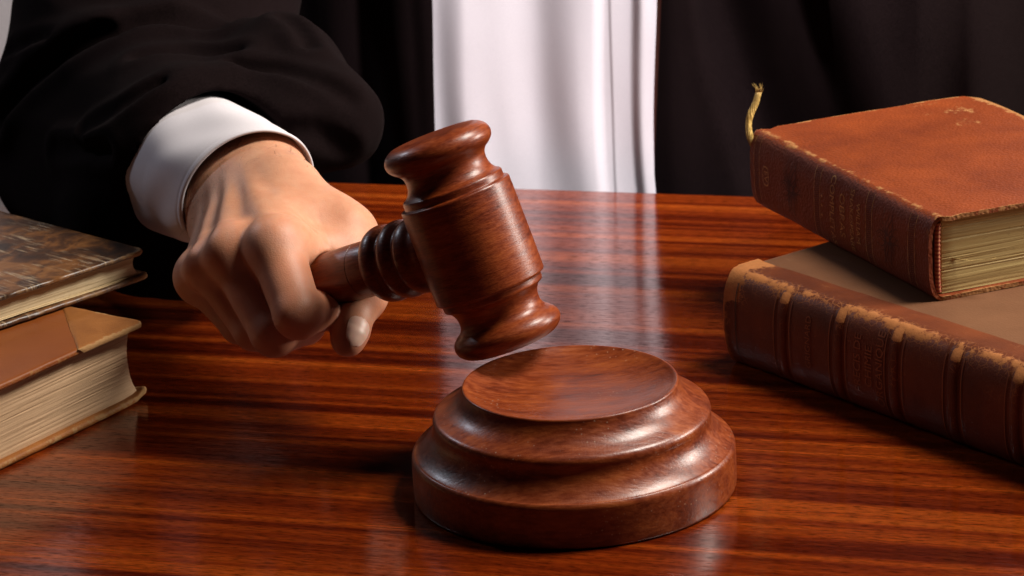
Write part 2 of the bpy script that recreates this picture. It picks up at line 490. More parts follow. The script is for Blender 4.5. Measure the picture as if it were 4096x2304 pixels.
def on_spine(name, vs, fs, put, mat, parent):
    return mesh_obj(name, [put(x, y) for x, y, _ in vs], fs, mat, parent, False)

# ---- upper right: red brown grained leather, gilt page edges, ribbon
def book_obras():
    T, W, L = 0.0400, 0.1240, 0.1815
    B, c = 0.0062, 0.0020
    bk = empty('book', (0.1084, 0.2504, 0.0474), R(-69.0))
    def ysp(z):
        q = abs(2 * (z / T) - 1); return -B * max(0.0, 1 - q ** 3.2) ** (1 / 2.2)
    path = [(W, 0.0)] + [(W * (1 - k / 24), 0.0) for k in range(1, 24)]
    ns = 30
    for k in range(ns + 1):
        a = PI * k / ns; z = T / 2 - T / 2 * math.cos(a); path.append((ysp(z), z))
    path += [(W * k / 24, T) for k in range(1, 25)]
    cr = 0.009
    def inset(p):
        d = W - p[0]
        if d < cr: return cr - math.sqrt(max(cr * cr - (cr - d) ** 2, 0))
        return 0.0
    # soft rounding of the spine ends
    def x0f(s, p): return inset(p) + 0.0012 * (1 if -0.001 < p[0] < 0.006 else 0)
    def x1f(s, p): return L - inset(p) - (0.0018 * min(1, -p[0] / B) if p[0] < 0 else 0)
    def wearf(x, s, p):
        w = 0.0
        ex = min(x - 0.0, L - x)
        w = max(w, 0.55 * math.exp(-ex / 0.0018))
        if p[1] > T * 0.5:
            ds = abs(p[0] + 0.0005) if p[1] > T * 0.8 else 1
            w = max(w, 0.52 * math.exp(-ds / 0.0026))
        w = max(w, 0.8 * math.exp(-(W - p[0]) / 0.002))
        w = max(w, 0.42 * math.exp(-math.hypot(x - 0.03, p[0] - W * 0.8) / 0.03) if p[1] > T * .9 else 0)
        w = max(w, 0.36 * math.exp(-abs(x - 0.006) / 0.012) * (0.6 + 0.4 * math.sin(p[0] * 90)) if p[1] > T * .9 else 0)
        w = max(w, 0.55 * math.exp(-math.hypot(L - x, p[0]) / 0.010) if p[1] > T * .7 else 0)
        return w
    def disp(x, s, p):
        e = nz((x, p[0], p[1]), 40) * 0.0004
        if p[1] > T * 0.95 and 0 < p[0] < 0.012:      # french groove beside the joint
            e -= 0.0007 * math.exp(-((p[0] - 0.0055) / 0.0022) ** 2)
        if p[1] > T * 0.95: e -= 0.0012 * (p[0] / W) * (x / L)
        return e
    lea = mat_leather('red_brown_morocco', (0.190, 0.034, 0.0045), (0.118, 0.0185, 0.0026), (0.36, 0.155, 0.048), 780, 0.55, 0.42, 30, 0.12, 0, 0.0004)
    cov = shell('cover', path, x0f, x1f, c, 150, lea, bk, wearf, disp)
    pg = mat_pages('gilt_pages', (0.52, 0.39, 0.15), (0.43, 0.30, 0.11), 1500, 0.35)
    page_block(0.0035, L - 0.0035, 0.0015, W - 0.004, c + 0.0002, T - c - 0.0002, pg, bk, 0.003, 70, 0.00009, 3)
    hb = NT('headband_red'); zz = hb.sep()[2]
    hb.P(Base_Color=hb.ramp(hb.math('FRACT', hb.math('MULTIPLY', zz, 520.0)), [(0.35, (0.22, 0.025, 0.012)), (0.6, (0.42, 0.15, 0.06))]), Roughness=0.8)
    for xe in (L - 0.0030, 0.0030):
        vs, fs = [], []; nn = 40; rr = 0.0014
        for k in range(nn + 1):
            z = 0.0035 + (T - 0.007) * k / nn; y = ysp(z) * 0.25 + 0.0006
            r2 = rr * (1 + 0.14 * math.sin(k * 2.6))
            for j in range(8): vs.append((xe + r2 * math.cos(j * PI / 4), y + r2 * math.sin(j * PI / 4), z))
        for k in range(nn):
            for j in range(8): fs.append((k * 8 + j, k * 8 + (j + 1) % 8, k * 8 + 8 + (j + 1) % 8, k * 8 + 8 + j))
        mesh_obj('headband', vs, fs, hb.m, bk)
    gold = NT('worn_gold_tooling'); gn_ = gold.noise(gold.map(scale=(500,) * 3), 1.0, 3)
    gold.P(Base_Color=gold.ramp(gn_, [(0.35, (0.22, 0.085, 0.02)), (0.6, (0.52, 0.27, 0.08))]), Roughness=0.45, Metallic=0.25)
    blind = simple('blind_tooling', (0.070, 0.013, 0.003), 0.7)
    def put_rot(x0, lift=0.00025):                         # reads downwards: letters' up is +x
        def put(u, v_):
            z = T / 2 - u; return (x0 + v_, ysp(min(max(z, 0.0005), T - 0.0005)) - lift, z)
        return put
    for body, xf, size in (('WILLIAM', 0.628, 0.0052), ('SHAKESPEARE', 0.592, 0.0050), ('OBRAS', 0.540, 0.0072), ('COMPLETAS', 0.484, 0.0064)):
        vs, fs = text_mesh(body, size)
        on_spine('lettering', vs, fs, put_rot(L * xf), gold.m, cov)
    for k in (-1, 0, 1):                                    # three small stars under the title
        vs = [(0, 0, 0)]; nn = 8
        for j in range(nn):
            r_ = 0.0011 if j % 2 == 0 else 0.0004
            vs.append((k * 0.0048 + r_ * math.cos(j * 2 * PI / nn), r_ * math.sin(j * 2 * PI / nn), 0))
        vs[0] = (k * 0.0048, 0, 0)
        on_spine('star_mark', vs, [(0, 1 + j, 1 + (j + 1) % nn) for j in range(nn)], put_rot(L * 0.428), gold.m, cov)
    def strip(x, w, mat_, nm, z0=0.0022, z1=T - 0.0022, lift=0.0002):
        vs, fs = [], []
        for k in range(25):
            z = z0 + (z1 - z0) * k / 24
            vs += [(x - w / 2, ysp(z) - lift, z), (x + w / 2, ysp(z) - lift, z)]
        for k in range(24): fs.append((2 * k, 2 * k + 1, 2 * k + 3, 2 * k + 2))
        return mesh_obj(nm, vs, fs, mat_, cov, False)
    for xf in (0.042, 0.40, 0.685, 0.905):
        for dx in (-0.0030, 0.0030): strip(L * xf + dx, 0.00035, gold.m, 'tooled_line')
        vs, fs = [], []
        for k in range(34):                                 # hatching between the two lines
            z = 0.003 + (T - 0.006) * k / 33
            b = len(vs)
            for dx, dz in ((-0.0022, 0), (0.0022, 0.0008), (0.0022, 0.00105), (-0.0022, 0.00025)):
                zc = min(z + dz, T - 0.002); vs.append((L * xf + dx, ysp(zc) - 0.0002, zc))
            fs.append((b, b + 1, b + 2, b + 3))
        mesh_obj('tooled_hatching', vs, fs, blind, cov, False)
    for xf, sc_ in ((0.25, 1.0), (0.785, 0.95)):            # blind-stamped rays of a sunburst
        vs, fs = [], []
        for j in range(22):
            a = 2 * PI * j / 22; ln = (0.0105 if abs(math.cos(a)) > 0.55 else 0.0155) * sc_ * (0.86 + 0.14 * math.sin(j * 2.3))
            for q in range(6):
                t0, t1 = q / 6, (q + 1) / 6
                b = len(vs)
                for tt, sg in ((t0, -1), (t1, -1), (t1, 1), (t0, 1)):
                    rr = 0.0015 + ln * tt; aa = a + 0.22 * math.sin(tt * 5 + j)
                    wv = 0.00042 * (1 - tt * 0.6) * sg
                    vs.append((rr * math.sin(aa) + wv * math.cos(aa), rr * math.cos(aa) - wv * math.sin(aa), 0))
                fs.append((b, b + 1, b + 2, b + 3))
        on_spine('sunburst_stamp', vs, fs, put_rot(L * xf, 0.00022), blind, cov)
    # oval frame with the letters E V
    vs, fs = [], []; nn = 40
    for j in range(nn):
        a = 2 * PI * j / nn
        for s_ in (1.0, 0.86): vs.append((0.0052 * s_ * (abs(math.cos(a)) ** 0.7) * (1 if math.cos(a) > 0 else -1), 0.0034 * s_ * (abs(math.sin(a)) ** 0.7) * (1 if math.sin(a) > 0 else -1), 0))
    for j in range(nn): fs.append((2 * j, 2 * j + 1, 2 * ((j + 1) % nn) + 1, 2 * ((j + 1) % nn)))
    on_spine('emblem_frame', vs, fs, put_rot(L * 0.098), gold.m, cov)
    vs, fs = text_mesh('EV', 0.0054); on_spine('lettering', vs, fs, put_rot(L * 0.098), gold.m, cov)
    # gold ribbon: stands up frayed at the far end, short tail at the near end
    rib = NT('gold_ribbon'); w_ = rib.n('ShaderNodeTexWave'); w_.inputs['Scale'].default_value = 900; rib.l(rib.coord(), w_.inputs['Vector'])
    rib.P(Base_Color=rib.ramp(rib.noise(rib.map(scale=(400,) * 3), 1.0, 3), [(0.3, (0.30, 0.17, 0.03)), (0.7, (0.62, 0.42, 0.12))]), Roughness=0.6)
    rib.bump(w_.outputs['Fac'], 0.0002)
    def ribbon(pts, w0, parent, fray=0):
        vs, fs = [], []
        C = [Vector(p) for p in pts]; n = len(C); side = Vector((0.358, 0.934, 0.0))
        tk = 0.0005
        nrm = Vector((0.934, -0.358, 0.0))
        for i, p in enumerate(C):
            w = w0 * (1 + 0.35 * math.sin(i * 0.9) * 0.3)
            for a, b in ((-1, -1), (1, -1), (1, 1), (-1, 1)): vs.append(p + side * (w / 2 * a) + nrm * (tk / 2 * b) + nrm * (0.0004 * math.sin(a * 1.3 + i * 0.5)))
        for i in range(n - 1):
            for j in range(4): fs.append((i * 4 + j, i * 4 + (j + 1) % 4, i * 4 + 4 + (j + 1) % 4, i * 4 + 4 + j))
        fs += [(3, 2, 1, 0), tuple(range(n * 4 - 4, n * 4))]
        rn = random.Random(5)
        for q in range(fray):                               # loose threads at the cut end
            a = rn.uniform(-1, 1); p = C[-1] + side * (w0 / 2 * a)
            d = Vector((rn.uniform(-0.1, 0.6), rn.uniform(-0.5, 0.3), rn.uniform(0.5, 1))).normalized() * rn.uniform(0.003, 0.0065)
            b = len(vs); t_ = side * 0.00016
            vs += [p - t_, p + t_, p + d * 0.6 + t_ * 0.8 + Vector((0, 0, 0.0004)), p + d]
            fs += [(b, b + 1, b + 2), (b, b + 2, b + 3)]
        return mesh_obj('ribbon', vs, fs, rib.m, parent)
    pts = []
    for k in range(14):
        t_ = k / 13; b_ = -0.0034 * math.sin(min(t_ * 1.25, 1.0) * PI * 0.85) + 0.0046 * t_ * t_
        pts.append((0.0008 + 0.358 * b_, -0.0040 + 0.934 * b_, T - 0.009 + 0.0285 * t_))
    ribbon(pts, 0.0036, bk, 30)
    ribbon([(L - 0.0045 + 0.0012 * k + 0.0002 * k * k, 0.006 + 0.0034 * k, 0.0185 - 0.0013 * k + 0.00025 * k * k) for k in range(6)], 0.0030, bk)
    tag(bk, 'red brown grained leather book with gold ribbon lying on the wider book', 'book')
    return bk
book_obras()

# ---- lower right: half-leather with raised bands
def book_chimie():
    T, W, L = 0.0470, 0.172, 0.262
    B, c = 0.0085, 0.0030
    ang = -54.5
    yv = Vector((math.cos(R(ang + 90)), math.sin(R(ang + 90)), 0))
    o0 = Vector((0.0961, 0.1544, 0)) - yv * 0.0125
    bk = empty('book', (o0.x, o0.y, 0.0002), R(ang))
    def ysp(z):
        q = abs(2 * (z / T) - 1); return -B * max(0.0, 1 - q ** 2.6) ** (1 / 2.0)
    paper = NT('brown_paper_cover')
    n1 = paper.noise(paper.map(scale=(24,) * 3), 1.0, 5, 0.6); n2 = paper.noise(paper.map(scale=(900,) * 3), 1.0, 3)
    sc_ = paper.noise(paper.map(scale=(40, 380, 1), rot=(0, 0, 0.5)), 1.0, 2)
    pc = paper.ramp(n1, [(0.3, (0.098, 0.038, 0.015)), (0.7, (0.135, 0.055, 0.023))])
    pc = paper.mix(paper.ramp(sc_, [(0.70, 0.0), (0.78, 0.3)]), pc, (0.30, 0.17, 0.09))
    paper.P(Base_Color=pc, Roughness=0.48, Specular_IOR_Level=0.4); paper.bump(n2, 0.0001)
    curl = None
    board('cover_board', 0, L, 0.002, W, T - c, c, [0.002] * 4, paper.m, bk, 0.00025, seed=1)
    board('cover_board', 0, L, 0.002, W, 0, c, [0.002] * 4, paper.m, bk, 0.00025, seed=2)
    page_block(0.004, L - 0.004, 0.003, W - 0.005, c, T - c, mat_pages('cream_pages', (0.62, 0.50, 0.33), (0.48, 0.36, 0.2)), bk, 0.003, 40, 0.0002, 5)
    bands = [0.155, 0.300, 0.440, 0.580, 0.722, 0.865]
    bx = [L * b for b in bands]
    path = [(0.0135 - 0.0135 * k / 8, 0.0 - 0.0004 + 0.0006) for k in range(8)]
    ns = 34
    for k in range(ns + 1):
        z = T / 2 - T / 2 * math.cos(PI * k / ns); path.append((ysp(z), z))
    path += [(0.0135 * k / 10, T + 0.0004) for k in range(1, 11)]
    def wearf(x, s, p):
        w = 0.0
        if p[1] > T * 0.62:
            ds = abs(p[0] + 0.0022)
            w = max(w, (0.66 + 0.12 * math.sin(x * 70)) * math.exp(-(ds / 0.0042) ** 2))
        for b in bx:
            if p[0] < 0: w = max(w, (0.72 * math.exp(-((x - b) / 0.0030) ** 2)) * min(1, max(0, p[1] / T - 0.45) * 3.2))
        w = max(w, 0.95 * math.exp(-(max(x, 0) / 0.014) ** 2) if p[1] > T * 0.72 else 0.75 * math.exp(-x / 0.003))
        return w
    def disp(x, s, p):
        e = nz((x, p[0], p[1]), 60) * 0.0003 + 0.0003
        for b in bx:                                        # creases on both sides of each band
            if p[0] < 0: e -= 0.0004 * (math.exp(-((x - b - 0.0042) / 0.0008) ** 2) + math.exp(-((x - b + 0.0042) / 0.0008) ** 2))
        if x < 0.004: e += 0.0005 * (1 - x / 0.004)
        return e
    lea = mat_leather('rubbed_brown_calf', (0.135, 0.030, 0.007), (0.065, 0.013, 0.0035), (0.42, 0.155, 0.045), 1400, 0.5, 0.54, 34, 0.12, 0.8, 0.0001)
    sp = shell('leather_spine', path, lambda s, p: -0.0003, lambda s, p: L + 0.0003, 0.0010, 260, lea, bk, wearf, disp)
    for b in bx:                                            # each raised band
        vs, wr, fs = [], [], []; nk = 36; nj = 7
        for k in range(nk + 1):
            z = 0.0012 + (T - 0.0024) * k / nk
            fade = min(1.0, min(k, nk - k) / 4)
            y0 = ysp(z); dy = (ysp(min(z + 1e-4, T)) - ysp(max(z - 1e-4, 0))) / 2e-4
            nrm = np.array((-1.0, dy)); nrm /= np.linalg.norm(nrm)
            for j in range(nj + 1):
                a = PI * j / nj
                h = 0.0011 * math.sin(a) * fade + 0.0002
                vs.append((b - 0.0030 * math.cos(a), y0 + nrm[0] * h, z + nrm[1] * h))
                wr.append(0.50 * math.sin(a) * (0.35 + 0.9 * max(0, z / T - 0.3)) + (0.55 if z > T * .86 else 0))
        for k in range(nk):
            for j in range(nj): q = k * (nj + 1) + j; fs.append((q, q + 1, q + nj + 2, q + nj + 1))
        o = mesh_obj('raised_band', vs, fs, lea, bk); add_attr(o.data, 'wear', wr)
    gold = simple('faded_gilt', (0.20, 0.055, 0.013), 0.5, 0.4)
    dark = simple('dark_tooling', (0.018, 0.005, 0.002), 0.6)
    def put_up(x0, zc=T / 2, lift=0.00075):                 # reads upwards: letters' up is -x
        def put(u, v_):
            z = min(max(zc + u, 0.001), T - 0.001); return (x0 - v_, ysp(z) - lift, z)
        return put
    for body, xf, size, zc in (('GRIGNARD', 0.225, 0.0050, 0.026), ('PRECIS DE', 0.352, 0.0062, 0.0245), ('CHIMIE', 0.380, 0.0062, 0.0245), ('ORGANIQUE', 0.407, 0.0062, 0.0245)):
        vs, fs = text_mesh(body, size); on_spine('lettering', vs, fs, put_up(L * xf, zc), gold, sp)
    for b in bx + [0.008]:
        for dx in ((-0.0055, 0.0055) if b > 0.01 else (0.0,)):
            vs, fs = [], []
            for k in range(31):
                z = 0.0015 + (T - 0.006) * k / 30
                vs += [(b + dx - 0.00028, ysp(z) - 0.0007, z), (b + dx + 0.00028, ysp(z) - 0.0007, z)]
            for k in range(30): fs.append((2 * k, 2 * k + 1, 2 * k + 3, 2 * k + 2))
            mesh_obj('tooled_line', vs, fs, dark if b < 0.01 else gold, sp, False)
    tag(bk, 'wide brown book with rubbed leather spine and raised bands on the desk', 'book')
book_chimie()

# ---- left pair: local x = along the head edge (towards the lower left), y = along the fore-edge
def place_left(corner, head_ang, z):
    # local frame: origin at the near corner, -x runs along the head edge... the head face lies at y = 0, the fore-edge at x = 0
    return (corner[0], corner[1], z), R(head_ang + 180)

def left_pages(x0, x1, y0, y1, z0, z1, mat, parent, concave, layers, jit, seed):
    """page block whose fore-edge (x1 side) is hollow and whose head (y0 side) faces the room"""
    rng = random.Random(seed); loops = []
    for i in range(layers + 1):
        t = i / layers; z = z0 + (z1 - z0) * t
        j = [(rng.random() - 0.5) * 2 * jit for _ in range(3)]
        cv = concave * (1 - abs(2 * t - 1) ** 2.2) + concave * 0.35 * t
        pts = rrect(x0, x1 - cv + j[0], y0 + j[1], y1 + j[2], [0.0004] * 4, 20, 2)
        loops.append([(x + nz((x * 3, y * 3, z * 240 + seed), 12) * jit, y + nz((y * 3, x * 3, z * 240 + seed + 4), 12) * jit * 1.4, z) for x, y in pts])
    n = len(loops[0]); vs = [p for l_ in loops for p in l_]; fs = []
    for i in range(layers):
        for k in range(n):
            k2 = (k + 1) % n; fs.append((i * n + k, i * n + k2, (i + 1) * n + k2, (i + 1) * n + k))
    fs.append(tuple(range(n - 1, -1, -1))); fs.append(tuple(range(layers * n, layers * n + n)))
    return mesh_obj('page_block', vs, fs, mat, parent, True, 35)

def left_spine(T, xw, y1, mat, bk):
    vs, fs = [], []; ns, ny = 16, 8
    for side in (0, 1):
        for k in range(ns + 1):
            a = -PI / 2 + PI * k / ns
            rz, rx = T / 2 - side * 0.0015, 0.009 - side * 0.0015
            for q in range(ny + 1): vs.append((xw - rx * math.cos(a), y1 * q / ny, T / 2 + rz * math.sin(a)))
    g = (ns + 1) * (ny + 1)
    for k in range(ns):
        for q in range(ny):
            a = k * (ny + 1) + q
            fs += [(a, a + 1, a + ny + 2, a + ny + 1), (g + a, g + a + ny + 1, g + a + ny + 2, g + a + 1)]
        a = k * (ny + 1); fs.append((a, a + ny + 1, g + a + ny + 1, g + a)); a += ny; fs.append((a, g + a, g + a + ny + 1, a + ny + 1))
    o = mesh_obj('spine', vs, fs, mat, bk); add_attr(o.data, 'wear', [0.1] * len(vs))

def book_tan():
    T, XW, YL, c = 0.0395, 0.150, 0.215, 0.0032
    loc, rz = place_left((-0.2000, 0.1415), -124.5, 0.0002)
    bk = empty('book', loc, rz)
    lea = mat_leather('orange_brown_sheep', (0.27, 0.075, 0.014), (0.20, 0.050, 0.010), (0.44, 0.20, 0.07), 1600, 0.42, 0.55, 20, 0.35, 0, 0.0001)
    cor = mat_leather('rubbed_tan_corner', (0.31, 0.115, 0.026), (0.22, 0.075, 0.016), (0.46, 0.25, 0.10), 1200, 0.6, 0.48, 60, 0.1)
    up = lambda x, y: 0.0028 * math.exp(-(math.hypot(x, y) / 0.0075) ** 2)
    def curl_t(x, y): return -0.0006 * math.exp(-(math.hypot(x, y) / 0.03) ** 2)
    board('cover_board', -XW, 0, 0, YL, T - c, c, [0.002, 0.004, 0.004, 0.002], lea, bk, 0.0003, curl_t, seed=11, wear=0.8)
    board('cover_board', -XW, 0.001, 0, YL, 0, c, [0.002, 0.004, 0.004, 0.002], cor, bk, 0.0004, lambda x, y: up(x - 0.001, y), seed=12, wear=0.75)
    # leather corner piece over the board (a triangle with a slanting inner edge)
    def corner_piece(z, th):
        out = rrect(-0.046, 0.0007, -0.0007, 0.052, [0.0006, 0.004, 0.0006, 0.0006], 14, 6)
        pts = []
        for (x, y) in out:
            # clip to the line from (-0.046, 0) to (0, 0.052)
            s = (x + 0.046) / 0.0467 - (y + 0.0007) / 0.0527
            if s < 0:
                m_ = -s / 2; x += m_ * 0.0467; y -= m_ * 0.0527
            pts.append((x, y))
        seam = [abs((x + 0.046) / 0.0467 - (y + 0.0007) / 0.0527) < 0.02 for (x, y) in pts]
        vs, wr, fs = [], [], []
        ctr = Vector((sum(p[0] for p in pts) / len(pts), sum(p[1] for p in pts) / len(pts)))
        for ins, dz0, w in ((0.0, -th * 0.75, 0.75), (-0.0003, -th * 0.45, 0.9), (0.0, -0.0001, 0.8), (0.0008, 0.00035, 0.55), (0.004, 0.00045, 0.1), (0.011, 0.00045, 0.05)):
            for (x, y), sm_ in zip(pts, seam):
                dz = max(dz0, 0.00012) if sm_ else dz0
                d = (ctr - Vector((x, y))); k = min(ins / max(d.length, 1e-6), 0.95)
                xx, yy = x + d.x * k, y + d.y * k
                e = 1.0 if (y < 0.002 or x > -0.002) else 0.1
                vs.append((xx + nz((x, y, 3), 900) * 0.0003 * (ins < 0.001), yy + nz((y, x, 7), 900) * 0.0003 * (ins < 0.001), z + dz + curl_t(xx, yy) + nz((x, y, dz * 900), 700) * 0.0002 * (ins < 0.001)))
                wr.append(w * e)
        n = len(pts)
        for i in range(5):
            for k in range(n): k2 = (k + 1) % n; fs.append((i * n + k, i * n + k2, (i + 1) * n + k2, (i + 1) * n + k))
        fs.append(tuple(range(5 * n, 6 * n)))
        o = mesh_obj('leather_corner', vs, fs, cor, bk); add_attr(o.data, 'wear', wr)
    corner_piece(T, c)
    left_pages(-XW + 0.004, -0.0035, 0.0040, YL - 0.004, c, T - c, mat_pages('buff_pages', (0.58, 0.39, 0.235), (0.54, 0.355, 0.205), 2600), bk, 0.0042, 64, 0.00012, 21)
    left_spine(T, -XW, YL, lea, bk)
    tag(bk, 'thick orange brown leather book with tan corner, lower of the left pair', 'book')
book_tan()

def book_marbled():
    T, XW, YL, c = 0.0158, 0.138, 0.210, 0.0026
    loc, rz = place_left((-0.2028, 0.2035), -134.5, 0.0404)
    bk = empty('book', loc, rz)
    t = NT('worn_marbled_calf')
    w1 = t.noise(t.map(scale=(16, 16, 16)), 1.0, 4, 0.6, 0.8)
    w2 = t.noise(t.map(scale=(46, 46, 46)), 1.0, 5, 0.6, 1.6)
    cells = t.voro(t.map(scale=(1, 1, 1)), 55.0, 'SMOOTH_F1')
    s = t.math('ADD', t.math('MULTIPLY', w1, 0.55), t.math('MULTIPLY', w2, 0.45))
    col = t.ramp(s, [(0.41, (0.020, 0.008, 0.003)), (0.50, (0.062, 0.022, 0.006)), (0.57, (0.165, 0.062, 0.014)), (0.68, (0.27, 0.115, 0.032))])
    scr = t.noise(t.map(scale=(420, 40, 40), rot=(0, 0, 0.9)), 1.0, 4, 0.7)
    scr2 = t.noise(t.map(scale=(28, 28, 28), loc=(3, 1, 0)), 1.0, 3)
    sf = t.math('MULTIPLY', t.ramp(scr, [(0.54, 0.0), (0.63, 1.0)]), t.ramp(scr2, [(0.44, 0.0), (0.58, 0.85)]))
    col = t.mix(sf, col, (0.42, 0.30, 0.18))
    w = t.attr('wear'); n2 = t.noise(t.map(scale=(300, 300, 300)), 1.0, 4, 0.7)
    n1 = t.noise(t.map(scale=(70, 70, 70)), 1.0, 5, 0.7)
    wn = t.math('ADD', w, t.math('ADD', t.math('MULTIPLY', t.math('SUBTRACT', n1, 0.5), 0.9), t.math('MULTIPLY', t.math('SUBTRACT', n2, 0.5), 0.5)))
    wf = t.ramp(wn, [(0.52, 0.0), (0.78, 1.0)])
    col = t.mix(wf, col, t.mix(n2, (0.44, 0.25, 0.10), (0.22, 0.11, 0.04)))
    t.P(Base_Color=col, Roughness=t.mix(wf, (0.42,) * 3, (0.85,) * 3), Coat_Weight=t.mix(wf, (0.3,) * 3, (0, 0, 0)), Coat_Roughness=0.3)
    t.bump(t.math('ADD', n2, t.math('MULTIPLY', sf, 0.6)), 0.00025)
    board('cover_board', -XW, 0, 0, YL, T - c, c, [0.002, 0.0055, 0.005, 0.002], t.m, bk, 0.00055, seed=31, wear=0.85)
    board('cover_board', -XW, 0.0012, -0.0006, YL, 0, c, [0.002, 0.0055, 0.005, 0.002], t.m, bk, 0.00055, lambda x, y: 0.0006 * math.exp(-(math.hypot(x, y) / 0.02) ** 2), seed=32, wear=0.85)
    left_pages(-XW + 0.004, -0.0040, 0.0036, YL - 0.004, c + 0.0012, T - c, mat_pages('ivory_pages', (0.68, 0.54, 0.34), (0.60, 0.46, 0.27), 2900), bk, 0.0022, 28, 0.00010, 41)
    # two loose leaves that stick out under the block
    pm = mat_pages('loose_leaf_paper', (0.72, 0.57, 0.34), (0.6, 0.45, 0.25))
    for k, (dx, dy) in enumerate(((0.0, 0.0024), (0.0012, 0.0030))):
        board('loose_leaf', -XW + 0.005, -0.0032 + dx, dy, YL - 0.005, c + 0.0002 + 0.0005 * k, 0.0004, [0.001] * 4, pm, bk, 0.0002, lambda x, y: 0.0003 * math.sin(x * 60), 0.0003, 50 + k)
    left_spine(T, -XW, YL, t.m, bk)
    tag(bk, 'worn marbled brown calf book, upper of the left pair', 'book')
book_marbled()

# ------------------------------------------------------------------ the person: hand, forearm, clothes
HJ = {
    'wrist': (-0.1480, 0.1976, 0.0885),
    'fore': (-0.1994, 0.2886, 0.0834),
    'cI': (-0.1375, 0.1668, 0.0908),
    'cM': (-0.1456, 0.1729, 0.0869),
    'cR': (-0.1540, 0.1816, 0.0814),
    'cP': (-0.1623, 0.1909, 0.0744),
    'I0': (-0.1291, 0.0939, 0.0867),
    'I1': (-0.1191, 0.0652, 0.0636),
    'I2': (-0.1118, 0.0865, 0.0578),
    'I3': (-0.1130, 0.1081, 0.0564),
    'M0': (-0.1497, 0.1057, 0.0811),
    'M1': (-0.1316, 0.0780, 0.0512),
    'M2': (-0.1195, 0.0999, 0.0474),
    'M3': (-0.1236, 0.1238, 0.0433),
    'R0': (-0.1616, 0.1177, 0.0726),
    'R1': (-0.1418, 0.0948, 0.0479),
    'R2': (-0.1307, 0.1173, 0.0426),
    'R3': (-0.1355, 0.1376, 0.0404),
    'P0': (-0.1686, 0.1302, 0.0627),
    'P1': (-0.1502, 0.1106, 0.0449),
    'P2': (-0.1445, 0.1308, 0.0388),
    'P3': (-0.1464, 0.1472, 0.0408),
    'T0': (-0.1251, 0.1619, 0.0919),
    'T1': (-0.0996, 0.1342, 0.0782),
    'T2': (-0.0928, 0.1028, 0.0593),
    'T3': (-0.0987, 0.0801, 0.0450),
}
HJ = {k: np.array(v_, dtype=np.float32) for k, v_ in HJ.items()}

def sd_cone(P, a, b, ra, rb):
    ab = b - a; t = np.clip(((P - a) @ ab) / (ab @ ab), 0, 1)
    return np.linalg.norm(P - a - t[:, None] * ab, axis=1) - (ra + (rb - ra) * t)
def sd_ball(P, c, r): return np.linalg.norm(P - c, axis=1) - r
def smin(a, b, k):
    h = np.maximum(k - np.abs(a - b), 0) / k
    return np.minimum(a, b) - h * h * k * 0.25
def smax(a, b, k): return -smin(-a, -b, k)

def surface_nets(fld, org, h):
    """naive surface nets on a (nx,ny,nz) signed field -> verts, quads"""
    nx, ny, nz_ = fld.shape
    ins = fld < 0
    c = np.zeros((nx - 1, ny - 1, nz_ - 1), np.int8)
    for dx in (0, 1):
        for dy in (0, 1):
            for dz in (0, 1):
                c += ins[dx:nx - 1 + dx, dy:ny - 1 + dy, dz:nz_ - 1 + dz]
    act = (c > 0) & (c < 8)
    idx = np.full(act.shape, -1, np.int64); cells = np.argwhere(act); idx[act] = np.arange(len(cells))
    acc = np.zeros((len(cells), 3)); cnt = np.zeros(len(cells))
    corners = [(i, j, k) for i in (0, 1) for j in (0, 1) for k in (0, 1)]
    vals = {q: fld[cells[:, 0] + q[0], cells[:, 1] + q[1], cells[:, 2] + q[2]] for q in corners}
    for p in corners:
        for ax in range(3):
            if p[ax] == 0:
                q = tuple(1 if i == ax else p[i] for i in range(3))
                a, b = vals[p], vals[q]; m = (a < 0) != (b < 0)
                t = np.where(m, a / np.where(m, a - b, 1), 0)
                e = np.tile(np.array(p, float), (len(cells), 1)); e[:, ax] += t
                acc[m] += e[m]; cnt[m] += 1
    verts = (cells + acc / cnt[:, None]) * h + org
    quads = []
    for ax in range(3):
        u, w = [(1, 2), (2, 0), (0, 1)][ax]
        sl0 = [slice(1, -1)] * 3; sl1 = [slice(1, -1)] * 3
        sl0[ax] = slice(0, -1); sl1[ax] = slice(1, None)
        a, b = ins[tuple(sl0)], ins[tuple(sl1)]
        e = np.argwhere(a != b)
        flip = a[e[:, 0], e[:, 1], e[:, 2]]
        g = e.copy()
        for q in range(3):
            if q != ax: g[:, q] += 1
        du = np.zeros(3, int); du[u] = 1; dw = np.zeros(3, int); dw[w] = 1
        i0 = idx[tuple((g - du - dw).T)]; i1 = idx[tuple((g - dw).T)]; i2 = idx[tuple(g.T)]; i3 = idx[tuple((g - du).T)]
        q = np.stack([i0, i1, i2, i3], 1); q[~flip] = q[~flip][:, ::-1]
        quads.append(q)
    return verts, np.concatenate(quads)

g_an = np.array(g_a, dtype=np.float32); g_dn = np.array(g_d, dtype=np.float32); G_Cn = np.array(G_C, dtype=np.float32)
def unit(v_): return v_ / np.linalg.norm(v_)
# hand frame: fw along the metacarpals, across from little finger to index, dorsal outwards
h_fw = unit(HJ['M0'] - HJ['cM']); h_ac = HJ['I0'] - HJ['P0']; h_ac = unit(h_ac - h_fw * (h_ac @ h_fw)); h_do = np.cross(h_ac, h_fw)
if h_do[2] < 0: h_do = -h_do
w_fw = unit(HJ['wrist'] - HJ['fore']); w_ac = unit(h_ac - w_fw * (h_ac @ w_fw)); w_do = np.cross(w_ac, w_fw); w_do = w_do * (1 if w_do @ h_do > 0 else -1)

